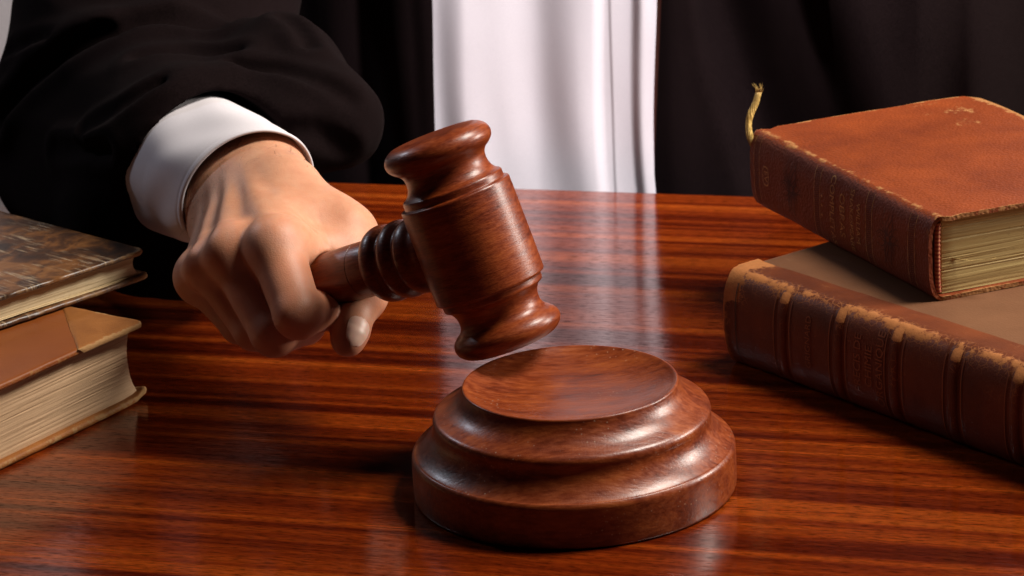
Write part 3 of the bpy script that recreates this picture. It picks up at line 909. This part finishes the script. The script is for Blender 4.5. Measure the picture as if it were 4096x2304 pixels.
def hand_field(P):
    J = HJ; mm = 0.001
    # forearm and wrist: a flat oval made of three rods
    fo = None
    far = J['fore'] - w_fw * 0.07
    for off, r0, r1 in ((-0.0125, 0.0185, 0.0180), (0.0, 0.0195, 0.0200), (0.0135, 0.0180, 0.0180)):
        q = sd_cone(P, J['wrist'] + w_ac * off - h_do * 0.002, far + w_ac * off * 1.1, r0, r1)
        fo = q if fo is None else smin(fo, q, 0.012)
    # metacarpal slab
    pal = None
    for n_, r0, r1 in (('I', 0.0150, 0.0125), ('M', 0.0155, 0.0125), ('R', 0.0150, 0.0115), ('P', 0.0140, 0.0105)):
        q = sd_cone(P, J['c' + n_] - h_do * 0.003, J[n_ + '0'] - h_do * 0.0025 - h_fw * 0.004, r0, r1)
        pal = q if pal is None else smin(pal, q, 0.010)
    # the heel of the hand, under the little finger side
    pal = smin(pal, sd_cone(P, J['cP'] - h_do * 0.012, J['P0'] - h_do * 0.010 - h_fw * 0.008, 0.013, 0.011), 0.012)
    body = smin(fo, pal, 0.022)
    for n_, r in (('cI', 0.0165), ('cR', 0.0160)): body = smin(body, sd_ball(P, J[n_] - h_do * 0.003 + (J['wrist'] - J['cM']) * 0.5, r), 0.018)
    # thumb: metacarpal and first phalanx belong to the palm, the last phalanx is free
    th = sd_cone(P, J['T0'], J['T1'], 0.0150, 0.0130)
    th = smin(th, sd_cone(P, J['T1'], J['T2'], 0.0128, 0.0112), 0.008)
    t3 = J['T3']
    tip = sd_cone(P, J['T2'], t3, 0.0110, 0.0078)
    tip = smin(tip, sd_ball(P, J['T2'] + (t3 - J['T2']) * 0.80, 0.0082), 0.004)
    tip = smin(tip, sd_ball(P, J['T2'] + np.array([0.0036, -0.001, 0.0004]), 0.0084), 0.006)
    # web between thumb and index
    web = sd_cone(P, J['I0'] * 0.55 + J['cI'] * 0.45 - h_do * 0.006, J['T1'] * 0.75 + J['T0'] * 0.25, 0.0120, 0.0110)
    web = smin(web, sd_cone(P, J['I0'] * 0.85 + J['cI'] * 0.15 - h_do * 0.012 + h_ac * 0.006, J['T1'] + (J['T2'] - J['T1']) * 0.25, 0.0085, 0.0090), 0.010)
    body = smin(body, th, 0.016)
    body = smin(body, web, 0.014)
    # fingers
    fing = []
    for n_, R4 in (('I', (0.0126, 0.0112, 0.0096, 0.0082)), ('M', (0.0124, 0.0110, 0.0098, 0.0082)), ('R', (0.0116, 0.0102, 0.0092, 0.0078)), ('P', (0.0106, 0.0090, 0.0082, 0.0070))):
        a, b, c, d = (J[n_ + k] for k in '0123')
        q = sd_cone(P, a, b, R4[0], R4[1] * 0.98)
        m_ = sd_cone(P, b, c, R4[1] * 0.97, R4[2])
        q = smin(q, m_, 0.0030)
        q = smin(q, sd_cone(P, c, d, R4[2], R4[3]), 0.0022)
        fing.append(q)
    F = fing[0]
    for q in fing[1:]: F = smin(F, q, 0.0012)
    # fingers melt into the palm only near their roots
    w = np.clip((((P - HJ['M0']) @ h_fw) + 0.004) / 0.014, 0, 1)
    root = np.clip(((P - HJ['M0']) @ h_do + 0.022) / 0.012, 0, 1)
    hand = smin(body, F, 0.0012 + 0.0070 * root)
    free_tip = smin(tip, th, 0.006)
    far_from_palm = np.clip(np.linalg.norm(P - J['T1'], axis=1) / 0.022, 0, 1)
    hand = smin(hand, free_tip, 0.0008 + 0.010 * (1 - far_from_palm))
    # knuckles and the tendons running back from them
    for n_, r, s, tr in (('I', 0.0108, 0.0012, 0.0018), ('M', 0.0104, 0.0026, 0.0021), ('R', 0.0096, 0.0026, 0.0021), ('P', 0.0086, 0.0022, 0.0020)):
        hand = smin(hand, sd_ball(P, J[n_ + '0'] + h_do * s + h_fw * 0.0005, r), 0.010)
        top = J[n_ + '0'] + h_do * (s + r - 0.0040) - h_fw * 0.008
        base = J['c' + n_] * 0.6 + J['wrist'] * 0.4 + h_do * 0.0138
        hand = smin(hand, sd_cone(P, top, base, tr, tr * 0.8), 0.0085)
    # hollows between the knuckles
    for a, b in (('M', 'R'), ('R', 'P')):
        c0 = (J[a + '0'] + J[b + '0']) / 2 + h_do * 0.0190 + h_fw * 0.003
        c1 = c0 - h_fw * 0.016 + h_do * 0.003
        hand = smax(hand, -sd_cone(P, c0, c1, 0.0046, 0.0026), 0.009)
    # creases: thumb joint, web beside the index, bend of the index
    def crease(c, n, A, w, rad):
        rel = P - c; return A * np.exp(-((rel @ n.astype(np.float32)) / w) ** 2) * np.exp(-((rel * rel).sum(1)) / rad ** 2)
    tdir = unit(J['T3'] - J['T2'])
    hand = hand + crease(J['T2'] + tdir * 0.001, tdir, 0.0007, 0.0009, 0.014) + crease(J['T2'] + tdir * 0.0035, tdir, 0.0004, 0.0008, 0.012)
    wb = J['I0'] * 0.45 + J['T1'] * 0.55; wn = unit(J['T1'] - J['I0'])
    for k_, o_ in enumerate((-0.0085, -0.0045, -0.0015, 0.0015)):
        hand = hand + crease(wb + wn * o_, unit(wn + 0.25 * (k_ - 1) * h_fw), 0.0009 - 0.00015 * k_, 0.0010, 0.012)
    pdir = unit(J['I2'] - J['I1'])
    hand = hand + crease(J['I1'] * 0.25 + J['I2'] * 0.75, pdir, 0.0006, 0.0009, 0.011)
    # grip: nothing enters the handle
    rel = P - G_Cn; t = rel @ g_dn
    rad = np.linalg.norm(rel - t[:, None] * g_dn, axis=1)
    rh = np.interp(t, [0.06, 0.095, 0.11, 0.130, 0.146], [0.0130, 0.0119, 0.0112, 0.0098, 0.0085])
    cyl = np.maximum(rad - rh, t - 0.149)
    hand = smax(hand, -(cyl - 0.0001), 0.0012)
    return hand

def build_hand():
    h = 0.0009
    allp = np.stack(list(HJ.values()) + [HJ['fore'] - w_fw * 0.03])
    lo = allp.min(0) - 0.032; hi = allp.max(0) + 0.032
    n = np.ceil((hi - lo) / h).astype(int) + 1
    # coarse pass finds the blocks near the surface
    B = 10
    nb = (n + B - 1) // B + 1
    ax = [lo[i] + (np.arange(nb[i]) + 0.5) * B * h for i in range(3)]
    g = np.stack(np.meshgrid(*ax, indexing='ij'), -1).reshape(-1, 3).astype(np.float32)
    cf = hand_field(g).reshape(nb)
    near = np.argwhere(np.abs(cf) < B * h * 1.15)
    fld = np.where(np.repeat(np.repeat(np.repeat(cf, B, 0), B, 1), B, 2) < 0, -1.0, 1.0).astype(np.float32)
    o = np.stack(np.meshgrid(*[np.arange(B)] * 3, indexing='ij'), -1).reshape(-1, 3)
    step = 400
    for s in range(0, len(near), step):
        nb_ = near[s:s + step]
        ii = (nb_[:, None, :] * B + o[None]).reshape(-1, 3)
        P = (lo + ii * h).astype(np.float32)
        fld[ii[:, 0], ii[:, 1], ii[:, 2]] = hand_field(P)
    v_, q_ = surface_nets(fld, lo, h)
    return v_, q_

hv, hq = build_hand()
def mat_skin():
    t = NT('skin')
    red = t.attr('flush')
    n1 = t.noise(t.map(scale=(45,) * 3), 1.0, 4, 0.6)
    n2 = t.noise(t.map(scale=(160,) * 3), 1.0, 4, 0.6)
    col = t.ramp(t.math('ADD', t.math('MULTIPLY', n1, 0.6), t.math('MULTIPLY', n2, 0.4)), [(0.35, (0.48, 0.210, 0.118)), (0.65, (0.57, 0.292, 0.176))])
    col = t.mix(t.math('MULTIPLY', red, t.ramp(n1, [(0.3, 0.6), (0.7, 1.0)])), col, (0.50, 0.150, 0.078))
    vein = t.noise(t.map(scale=(55, 30, 55), loc=(2, 5, 1)), 1.0, 2, 0.5, 0.6)
    col = t.mix(t.ramp(vein, [(0.56, 0.0), (0.68, 0.16)]), col, (0.36, 0.245, 0.215))
    cell = t.voro(t.map(scale=(1, 1, 1)), 1500.0, 'F1')
    wr = t.noise(t.map(scale=(520, 520, 520)), 1.0, 3, 0.6)
    lat = t.ramp(t.voro(t.map(scale=(1, 1.6, 1), rot=(0.3, 0.2, 0.5)), 620.0, 'DISTANCE_TO_EDGE'), [(0.0, 0.0), (0.16, 1.0)])
    h = t.math('ADD', t.math('ADD', t.math('MULTIPLY', cell, 0.5), t.math('MULTIPLY', wr, 0.6)), t.math('MULTIPLY', lat, 0.22))
    t.P(Base_Color=col, Roughness=0.50, Specular_IOR_Level=0.36, Subsurface_Weight=0.22, Subsurface_Scale=0.004)
    t.b.inputs['Subsurface Radius'].default_value = (1.0, 0.35, 0.18)
    t.bump(h, 0.00010, 0.9)
    return t.m
per = mesh_obj('person', hv, hq, mat_skin(), None, True)
bm = bmesh.new(); bm.from_mesh(per.data)
for _ in range(3): bmesh.ops.smooth_vert(bm, verts=bm.verts[:], factor=0.5, use_axis_x=True, use_axis_y=True, use_axis_z=True)
bmesh.ops.recalc_face_normals(bm, faces=bm.faces[:])
bm.to_mesh(per.data); bm.free()
co = np.empty(len(per.data.vertices) * 3, np.float32); per.data.vertices.foreach_get('co', co); co = co.reshape(-1, 3)
fl = np.zeros(len(co))
for k_, r_, s_ in (('I0', .016, .45), ('M0', .016, .5), ('R0', .015, .5), ('P0', .014, .5), ('I1', .014, .55), ('M1', .015, .7), ('R1', .014, .7), ('P1', .014, .7), ('I2', .012, .6), ('T2', .015, .55), ('T3', .013, .6), ('T1', .02, .25)):
    fl = np.maximum(fl, s_ * np.exp(-(np.linalg.norm(co - HJ[k_] , axis=1) / (r_ * 1.25)) ** 2))
for n_ in 'IMRP':                                           # fingers are ruddier than the back of the hand
    for a_, c_, s_ in (('0', '1', 0.55), ('1', '2', 0.70)):
        A_, B_ = HJ[n_ + a_], HJ[n_ + c_]; t_ = np.clip(((co - A_) @ (B_ - A_)) / ((B_ - A_) @ (B_ - A_)), 0, 1)
        dist = np.linalg.norm(co - A_ - t_[:, None] * (B_ - A_), axis=1)
        fl = np.maximum(fl, s_ * np.clip(t_ * 2.2, 0, 1) * np.exp(-(dist / 0.018) ** 4))
add_attr(per.data, 'flush', fl)
tag(per, 'person in a black robe and white shirt gripping the gavel', 'person')

# ---- thumbnail
def build_nail():
    a, b = HJ['T2'], HJ['T3']; ax = unit(b - a)
    camdir = unit(np.array([-0.06, -0.93, 0.36])); rt = np.array([0.998, -0.018, -0.054])
    n = 0.86 * camdir + 0.52 * rt; n = unit(n - ax * (n @ ax)); s = np.cross(ax, n)
    C = a + (b - a) * 0.95
    vs, fs = [], []; nu, nv = 14, 16
    Lh, Wh, rc = 0.0070, 0.0058, 0.0085
    base, dirs = [], []
    for i in range(nv + 1):
        v_ = -1 + 2 * i / nv
        wd = Wh * (1 - 0.14 * max(0, -v_) ** 3) * math.sqrt(max(0.02, 1 - abs(v_) ** 5.0))
        for j in range(nu + 1):
            u_ = -1 + 2 * j / nu; an = u_ * wd / rc
            base.append(C + ax * (v_ * Lh + 0.0005 * (1 - u_ * u_))); dirs.append(n * math.cos(an) + s * math.sin(an))
    base = np.array(base, np.float32); dirs = np.array(dirs, np.float32)
    lo_, hi_ = np.full(len(base), 0.003, np.float32), np.full(len(base), 0.016, np.float32)
    for _ in range(22):                                      # march out to the skin
        m_ = (lo_ + hi_) / 2; ins_ = hand_field(base + dirs * m_[:, None]) < 0
        lo_ = np.where(ins_, m_, lo_); hi_ = np.where(ins_, hi_, m_)
    rad_ = (lo_ + hi_) / 2
    vv = np.repeat(-1 + 2 * np.arange(nv + 1) / nv, nu + 1); mid_r = rad_.reshape(nv + 1, nu + 1)[nv // 2 - 2]
    rad_ = np.where(vv > -0.25, np.maximum(rad_, np.tile(mid_r, nv + 1) - 0.0030 * (vv + 0.25) ** 2), rad_)   # the free edge stands clear of the flesh
    for side in (0, 1):
        for k in range(len(base)):
            i, j = divmod(k, nu + 1); u_, v_ = -1 + 2 * j / nu, -1 + 2 * i / nv
            edge = max(abs(u_), abs(v_)) ** 4
            flat = 0.0003 * (u_ * u_)
            vs.append(base[k] + dirs[k] * (rad_[k] + 0.00022 - 0.00016 * edge - side * 0.0009))
    g = (nu + 1) * (nv + 1)
    for i in range(nv):
        for j in range(nu):
            q = i * (nu + 1) + j
            fs += [(q, q + 1, q + nu + 2, q + nu + 1), (g + q, g + q + nu + 1, g + q + nu + 2, g + q + 1)]
    ring = [j for j in range(nu + 1)] + [i * (nu + 1) + nu for i in range(1, nv + 1)] + [nv * (nu + 1) + j for j in range(nu - 1, -1, -1)] + [i * (nu + 1) for i in range(nv - 1, 0, -1)]
    for k in range(len(ring)):
        p, q = ring[k], ring[(k + 1) % len(ring)]; fs.append((p, g + p, g + q, q))
    t = NT('fingernail'); z = t.noise(t.map(scale=(200,) * 3), 1.0, 2)
    t.P(Base_Color=t.ramp(z, [(0.3, (0.70, 0.43, 0.33)), (0.7, (0.78, 0.52, 0.41))]), Roughness=0.40, Specular_IOR_Level=0.4, Subsurface_Weight=0.15, Subsurface_Scale=0.002)
    bm = bmesh.new(); bv = [bm.verts.new(tuple(float(c_) for c_ in v_)) for v_ in vs]
    for f_ in fs:
        try: bm.faces.new([bv[i] for i in f_])
        except ValueError: pass
    o = bm_obj('thumbnail', bm, t.m, per, True, 45)
    o['label'] = 'short pale pink thumbnail'
build_nail()

# ---- cloth materials
def mat_cloth(name, c0, c1, weave, rough=0.85, sheen=0.2, bump=0.00012, trans=0.0):
    t = NT(name)
    n1 = t.noise(t.map(scale=(18,) * 3), 1.0, 4, 0.6)
    w1 = t.noise(t.map(scale=(weave, weave, weave)), 1.0, 2, 0.7)
    col = t.mix(t.ramp(w1, [(0.35, 0.0), (0.65, 1.0)]), t.ramp(n1, [(0.3, c0), (0.7, tuple((a + b) / 2 for a, b in zip(c0, c1)))]), c1)
    t.P(Base_Color=col, Roughness=rough, Specular_IOR_Level=0.025, Sheen_Weight=sheen, Sheen_Roughness=0.5)
    t.bump(w1, bump, 1.0)
    return t.m
M_ROBE = mat_cloth('black_wool_robe', (0.0030, 0.0015, 0.0016), (0.0078, 0.0044, 0.0047), 1500, 0.95, 0.004)
M_SHIRT = mat_cloth('white_cotton', (0.58, 0.545, 0.575), (0.66, 0.62, 0.655), 2200, 0.8, 0.1, 0.00006)

# ---- shirt cuff round the wrist
def build_cuff():
    Cf = np.array([-0.1492, 0.1908, 0.0869]); Cb = np.array([-0.1801, 0.2511, 0.0847])
    ax = unit(Cb - Cf); s = unit(h_ac - ax * (h_ac @ ax)); d_ = np.cross(ax, s); d_ = d_ * (1 if d_ @ h_do > 0 else -1)
    vs, fs = [], []; nl, nr = 110, 160
    L = 0.095
    for side in (0, 1):
        for i in range(nl + 1):
            t = i / nl; x = L * t
            for k in range(nr):
                a = 2 * PI * k / nr
                w, h = 0.0345 + 0.0062 * t, 0.0285 + 0.0062 * t
                fold = 0.0019 * math.sin(3 * a + 1.0 + 2.5 * t) * t + 0.0009 * math.sin(5 * a - 7 * t) * math.sin(PI * min(1, t * 2)) + 0.0012 * math.sin(7 * a + 5 * t) * t ** 1.5 + 0.0007 * nz((math.cos(a), math.sin(a), x * 14), 1.4)
                rim = 0.00045 * math.exp(-((x - 0.0018) / 0.0012) ** 2) - 0.00035 * math.exp(-((x - 0.0050) / 0.0009) ** 2)
                rr = 1.0; off = fold + rim - side * 0.0011
                slant = -0.010 * math.cos(a) - 0.001
                e = s * ((w + off) * math.cos(a)) + d_ * ((h + off) * math.sin(a))
                vs.append(Cf + ax * (x + slant * (1 - t)) + e)
    g = (nl + 1) * nr
    for i in range(nl):
        for k in range(nr):
            k2 = (k + 1) % nr; a, b, c, d = i * nr + k, i * nr + k2, (i + 1) * nr + k2, (i + 1) * nr + k
            fs += [(a, b, c, d), (g + a, g + d, g + c, g + b)]
    for k in range(nr):
        k2 = (k + 1) % nr; fs.append((k, g + k, g + k2, k2))
    bm = bmesh.new(); bv = [bm.verts.new(tuple(float(c_) for c_ in v_)) for v_ in vs]
    for f_ in fs: bm.faces.new([bv[i] for i in f_])
    o = bm_obj('shirt_cuff', bm, M_SHIRT, per)
    o['label'] = 'white shirt cuff round the wrist'
    return Cf, ax, s, d_
cuff_f, cuff_ax, cuff_s, cuff_d = build_cuff()

# ---- robe sleeve (forearm, hanging part, upper arm), with its mouth round the cuff
def f3(*a): return np.array(a, dtype=np.float32)
def vnoise(P, s, seed=0.0):
    """cheap smooth pseudo-noise from a few sines"""
    x, y, z = P[:, 0] * s + seed, P[:, 1] * s + seed * 1.7, P[:, 2] * s - seed
    return (np.sin(x + 1.3 * np.sin(y * 0.8 + z)) + np.sin(y * 1.1 + 1.1 * np.sin(z * 0.9 - x)) + np.sin(z * 1.2 + 1.2 * np.sin(x * 0.7 + y * 0.5))) / 3
SLEEVE_CREASES = (
    (((-0.2397, 0.2734, 0.1022), (-0.2209, 0.254, 0.1153), (-0.2061, 0.2521, 0.1222), (-0.1928, 0.254, 0.1263), (-0.1800, 0.268, 0.1262), (-0.166, 0.272, 0.122)), 0.0040, 0.0040),
    (((-0.2979, 0.366, 0.0868), (-0.2752, 0.3578, 0.11), (-0.2527, 0.3431, 0.1266), (-0.2232, 0.3372, 0.1367), (-0.1989, 0.3428, 0.1388), (-0.172, 0.346, 0.1390)), 0.0075, 0.0065),
    (((-0.2927, 0.392, 0.1182), (-0.264, 0.3593, 0.13), (-0.2331, 0.3442, 0.1394)), 0.0035, 0.0040),
    (((-0.1346, 0.3276, 0.1422), (-0.1284, 0.3197, 0.1378), (-0.1216, 0.3032, 0.1327)), 0.0045, 0.0045),
    (((-0.1600, 0.283, 0.1260), (-0.1365, 0.2808, 0.1241), (-0.118, 0.2735, 0.1206), (-0.1002, 0.2698, 0.1099)), 0.0034, 0.0045),
    (((-0.1326, 0.251, 0.1), (-0.1187, 0.2544, 0.0983), (-0.1036, 0.2625, 0.0867)), 0.0040, 0.0050),
    (((-0.260, 0.300, 0.085), (-0.235, 0.268, 0.092), (-0.222, 0.248, 0.096)), 0.0040, 0.0045),
    (((-0.210, 0.300, 0.1300), (-0.185, 0.305, 0.1320), (-0.158, 0.300, 0.1290)), 0.0030, 0.0050),
)
def sleeve_field(P):
    q = sd_cone(P, f3(-0.2350, 0.4000, 0.082), f3(-0.1863, 0.2711, 0.0871), 0.062, 0.0460)
    q = smin(q, sd_cone(P, f3(-0.1300, 0.283, 0.094), f3(-0.1130, 0.290, 0.095), 0.030, 0.0295), 0.030)
    q = smin(q, sd_cone(P, f3(-0.2180, 0.440, 0.100), f3(-0.1850, 0.560, 0.420), 0.078, 0.100), 0.05)
    q = smin(q, sd_cone(P, f3(-0.2650, 0.390, 0.052), f3(-0.2150, 0.285, 0.048), 0.046, 0.038), 0.03)
    q = smin(q, sd_cone(P, f3(-0.2150, 0.285, 0.048), f3(-0.1900, 0.262, 0.036), 0.036, 0.028), 0.02)
    q = smin(q, sd_ball(P, f3(-0.1380, 0.330, 0.112), 0.034), 0.030)
    # drape folds: sweeping round the mouth, fading up the arm
    rel = P - cuff_f.astype(np.float32); x = rel @ cuff_ax.astype(np.float32)
    ang = np.arctan2(rel @ cuff_d.astype(np.float32), rel @ cuff_s.astype(np.float32))
    for pts_, A, wd in SLEEVE_CREASES:                       # each crease: a groove between two soft rolls
        L = [f3(*p_) for p_ in pts_]; d_ = None
        for p0_, p1_ in zip(L[:-1], L[1:]):
            q_ = sd_cone(P, p0_, p1_, 0.0, 0.0); d_ = q_ if d_ is None else np.minimum(d_, q_)
        q = q + A * np.exp(-(d_ / wd) ** 2) - 0.55 * A * np.exp(-((d_ - 2.0 * wd) / (1.1 * wd)) ** 2)
    v1 = vnoise(P * f3(1.0, 0.7, 1.3), 30, 2.0); v2 = vnoise(P, 60, 5.0)
    q = q + 0.0060 * (np.abs(v1) - 0.3) + 0.0022 * np.abs(v2) + 0.003 * vnoise(P, 17, 1.0)
    # the mouth
    w, h = 0.0395, 0.0345
    e = np.sqrt(((rel @ cuff_s.astype(np.float32) - 0.0035) / w) ** 2 + ((rel @ cuff_d.astype(np.float32) + 0.0015) / h) ** 2)
    tunnel = np.maximum((e - 1) * 0.034, x - 0.140)
    q = smax(q, -tunnel, 0.004)
    return q
def build_sleeve():
    h = 0.0024
    lo = np.array([-0.37, 0.19, -0.01]); hi = np.array([-0.03, 0.70, 0.50])
    ax = [np.arange(lo[i], hi[i], h, dtype=np.float32) for i in range(3)]
    fld = np.empty([len(a) for a in ax], np.float32)
    YZ = np.stack(np.meshgrid(ax[1], ax[2], indexing='ij'), -1).reshape(-1, 2)
    for i, x in enumerate(ax[0]):
        P = np.concatenate([np.full((len(YZ), 1), x, np.float32), YZ], 1)
        fld[i] = np.maximum(sleeve_field(P), 0.0025 - P[:, 2]).reshape(fld.shape[1:])
    fld[:, :, -1] = 1; fld[:, -1] = 1
    v_, q_ = surface_nets(fld, lo, h)
    o = mesh_obj('robe_sleeve', v_, q_, M_ROBE, per)
    bm = bmesh.new(); bm.from_mesh(o.data)
    for _ in range(2): bmesh.ops.smooth_vert(bm, verts=bm.verts[:], factor=0.5, use_axis_x=True, use_axis_y=True, use_axis_z=True)
    bmesh.ops.recalc_face_normals(bm, faces=bm.faces[:]); bm.to_mesh(o.data); bm.free()
    o['label'] = 'loose black robe sleeve bunched above the cuff'
build_sleeve()

# ---- shirt front and robe fronts, behind the desk: (s along the desk edge, n back from it, z up)
T_M = Vector((-0.1242, 0.5042, 0))
def torso(s, n, z): p = T_M + e_dir * s + e_nrm * n; return (p.x, p.y, z)
def panel(name, s_lo, s_hi, nf, mat, ns=220, nz_=60, z0=-0.22, z1=0.62, th=0.0014):
    vs, fs = [], []
    for side in (0, 1):
        for i in range(nz_ + 1):
            z = z0 + (z1 - z0) * i / nz_
            a, b = s_lo(z), s_hi(z)
            for k in range(ns + 1):
                t = k / ns; s = a + (b - a) * t
                vs.append(torso(s, nf(s, z) + side * th, z))
    g = (ns + 1) * (nz_ + 1)
    for i in range(nz_):
        for k in range(ns):
            q = i * (ns + 1) + k; fs += [(q, q + 1, q + ns + 2, q + ns + 1), (g + q, g + q + ns + 1, g + q + ns + 2, g + q + 1)]
        q = i * (ns + 1); fs.append((q, q + ns + 1, g + q + ns + 1, g + q)); q += ns; fs.append((q, g + q, g + q + ns + 1, q + ns + 1))
    bm = bmesh.new(); bv = [bm.verts.new(v_) for v_ in vs]
    for f_ in fs: bm.faces.new([bv[i] for i in f_])
    return bm_obj(name, bm, mat, per, True, 60)
def curve(xs, ys):
    def f(x):
        i = int(np.clip(np.searchsorted(xs, x) - 1, 0, len(xs) - 2)); t = float(np.clip((x - xs[i]) / (xs[i + 1] - xs[i]), 0, 1)); t = t * t * (3 - 2 * t)
        return ys[i] + (ys[i + 1] - ys[i]) * t
    return f
sh = curve([0.02, 0.055, 0.075, 0.115, 0.155, 0.163, 0.178, 0.187, 0.21], [0.044, 0.041, 0.036, 0.0405, 0.0315, 0.0335, 0.0345, 0.0295, 0.034])
def shirt_n(s, z):
    s2 = s + 0.010 * (z - 0.05) + 0.0025 * math.sin(z * 26 + 1)
    placket = 0.0009 * min(1.0, max(0.0, (s2 - 0.1655 - 0.001 * math.sin(z * 40)) / 0.0016))
    return sh(s2) - placket + 0.0012 * nz((s * 0.7, z * 0.25, 2), 60) + 0.0004 * math.sin(s * 160 + z * 14)
panel('shirt', lambda z: 0.015, lambda z: 0.207, shirt_n, M_SHIRT, 300, 60)
lf = curve([-0.40, -0.30, -0.20, -0.10, 0.0, 0.045, 0.056], [0.30, 0.17, 0.12, 0.085, 0.050, 0.022, 0.020])
def left_n(s, z): return lf(s) + 0.0025 * math.sin(s * 55 + 3 * nz((s, z, 1), 6)) * min(1, max(0, (0.03 - s) / 0.05)) + 0.003 * nz((s, z * 0.3, 4), 40)
panel('robe_front', lambda z: -0.215, lambda z: 0.0560 + 0.045 * (z - 0.0), left_n, M_ROBE)
rf = curve([0.18, 0.188, 0.205, 0.232, 0.252, 0.300, 0.335, 0.375, 0.42, 0.50], [0.031, 0.0285, 0.0260, 0.027, 0.048, 0.034, 0.016, 0.034, 0.075, 0.21])
def right_n(s, z):
    s2 = s + (z - 0.03) * 0.30 * min(1, max(0, (s - 0.205) / 0.02)) * (1 if s < 0.30 else max(0, 1 - (s - 0.30) / 0.05))
    return rf(s2) + 0.0022 * math.sin(s * 95 + z * 12) * min(1, max(0, (s - 0.26) / 0.05)) + 0.0026 * nz((s, z * 0.35, 7), 36)
panel('robe_front', lambda z: 0.1895 + 0.085 * (z + 0.01), lambda z: 0.445 - 0.20 * min(z, 0.3), right_n, M_ROBE)

# ---- fine hairs on the wrist
def build_hair():
    rn = random.Random(9); me = per.data
    nrm = np.empty(len(me.vertices) * 3, np.float32); me.vertices.foreach_get('normal', nrm); nrm = nrm.reshape(-1, 3)
    rel = co - HJ['wrist']; fwd = rel @ h_fw
    ok = np.where((fwd > -0.012) & (fwd < 0.050) & (nrm @ h_do > 0.35))[0]
    vs, fs = [], []
    for _ in range(420):
        i = ok[rn.randrange(len(ok))]
        keep = math.exp(-max(0, (fwd[i] - 0.004)) / 0.018)
        if rn.random() > keep: continue
        p = co[i].astype(float); n = nrm[i].astype(float)
        d_ = unit(h_fw * rn.uniform(-0.1, 0.9) + h_ac * rn.uniform(-0.9, 0.5)); d_ = unit(d_ - n * (d_ @ n))
        L = rn.uniform(0.004, 0.010); w = np.cross(n, d_) * 0.00007; up = rn.uniform(0.15, 0.5); cu = rn.uniform(-0.5, 0.5)
        b = len(vs); K = 5
        for k in range(K + 1):
            t = k / K
            c_ = p + d_ * L * t + n * (L * up * math.sin(t * 2.2)) + np.cross(n, d_) * (cu * L * t * t)
            ww = w * (1 - 0.8 * t)
            vs += [c_ - ww, c_ + ww]
        for k in range(K): fs.append((b + 2 * k, b + 2 * k + 1, b + 2 * k + 3, b + 2 * k + 2))
    o = mesh_obj('wrist_hair', vs, fs, simple('dark_hair', (0.035, 0.018, 0.008), 0.5), per)
    o['kind'] = 'stuff'
build_hair()
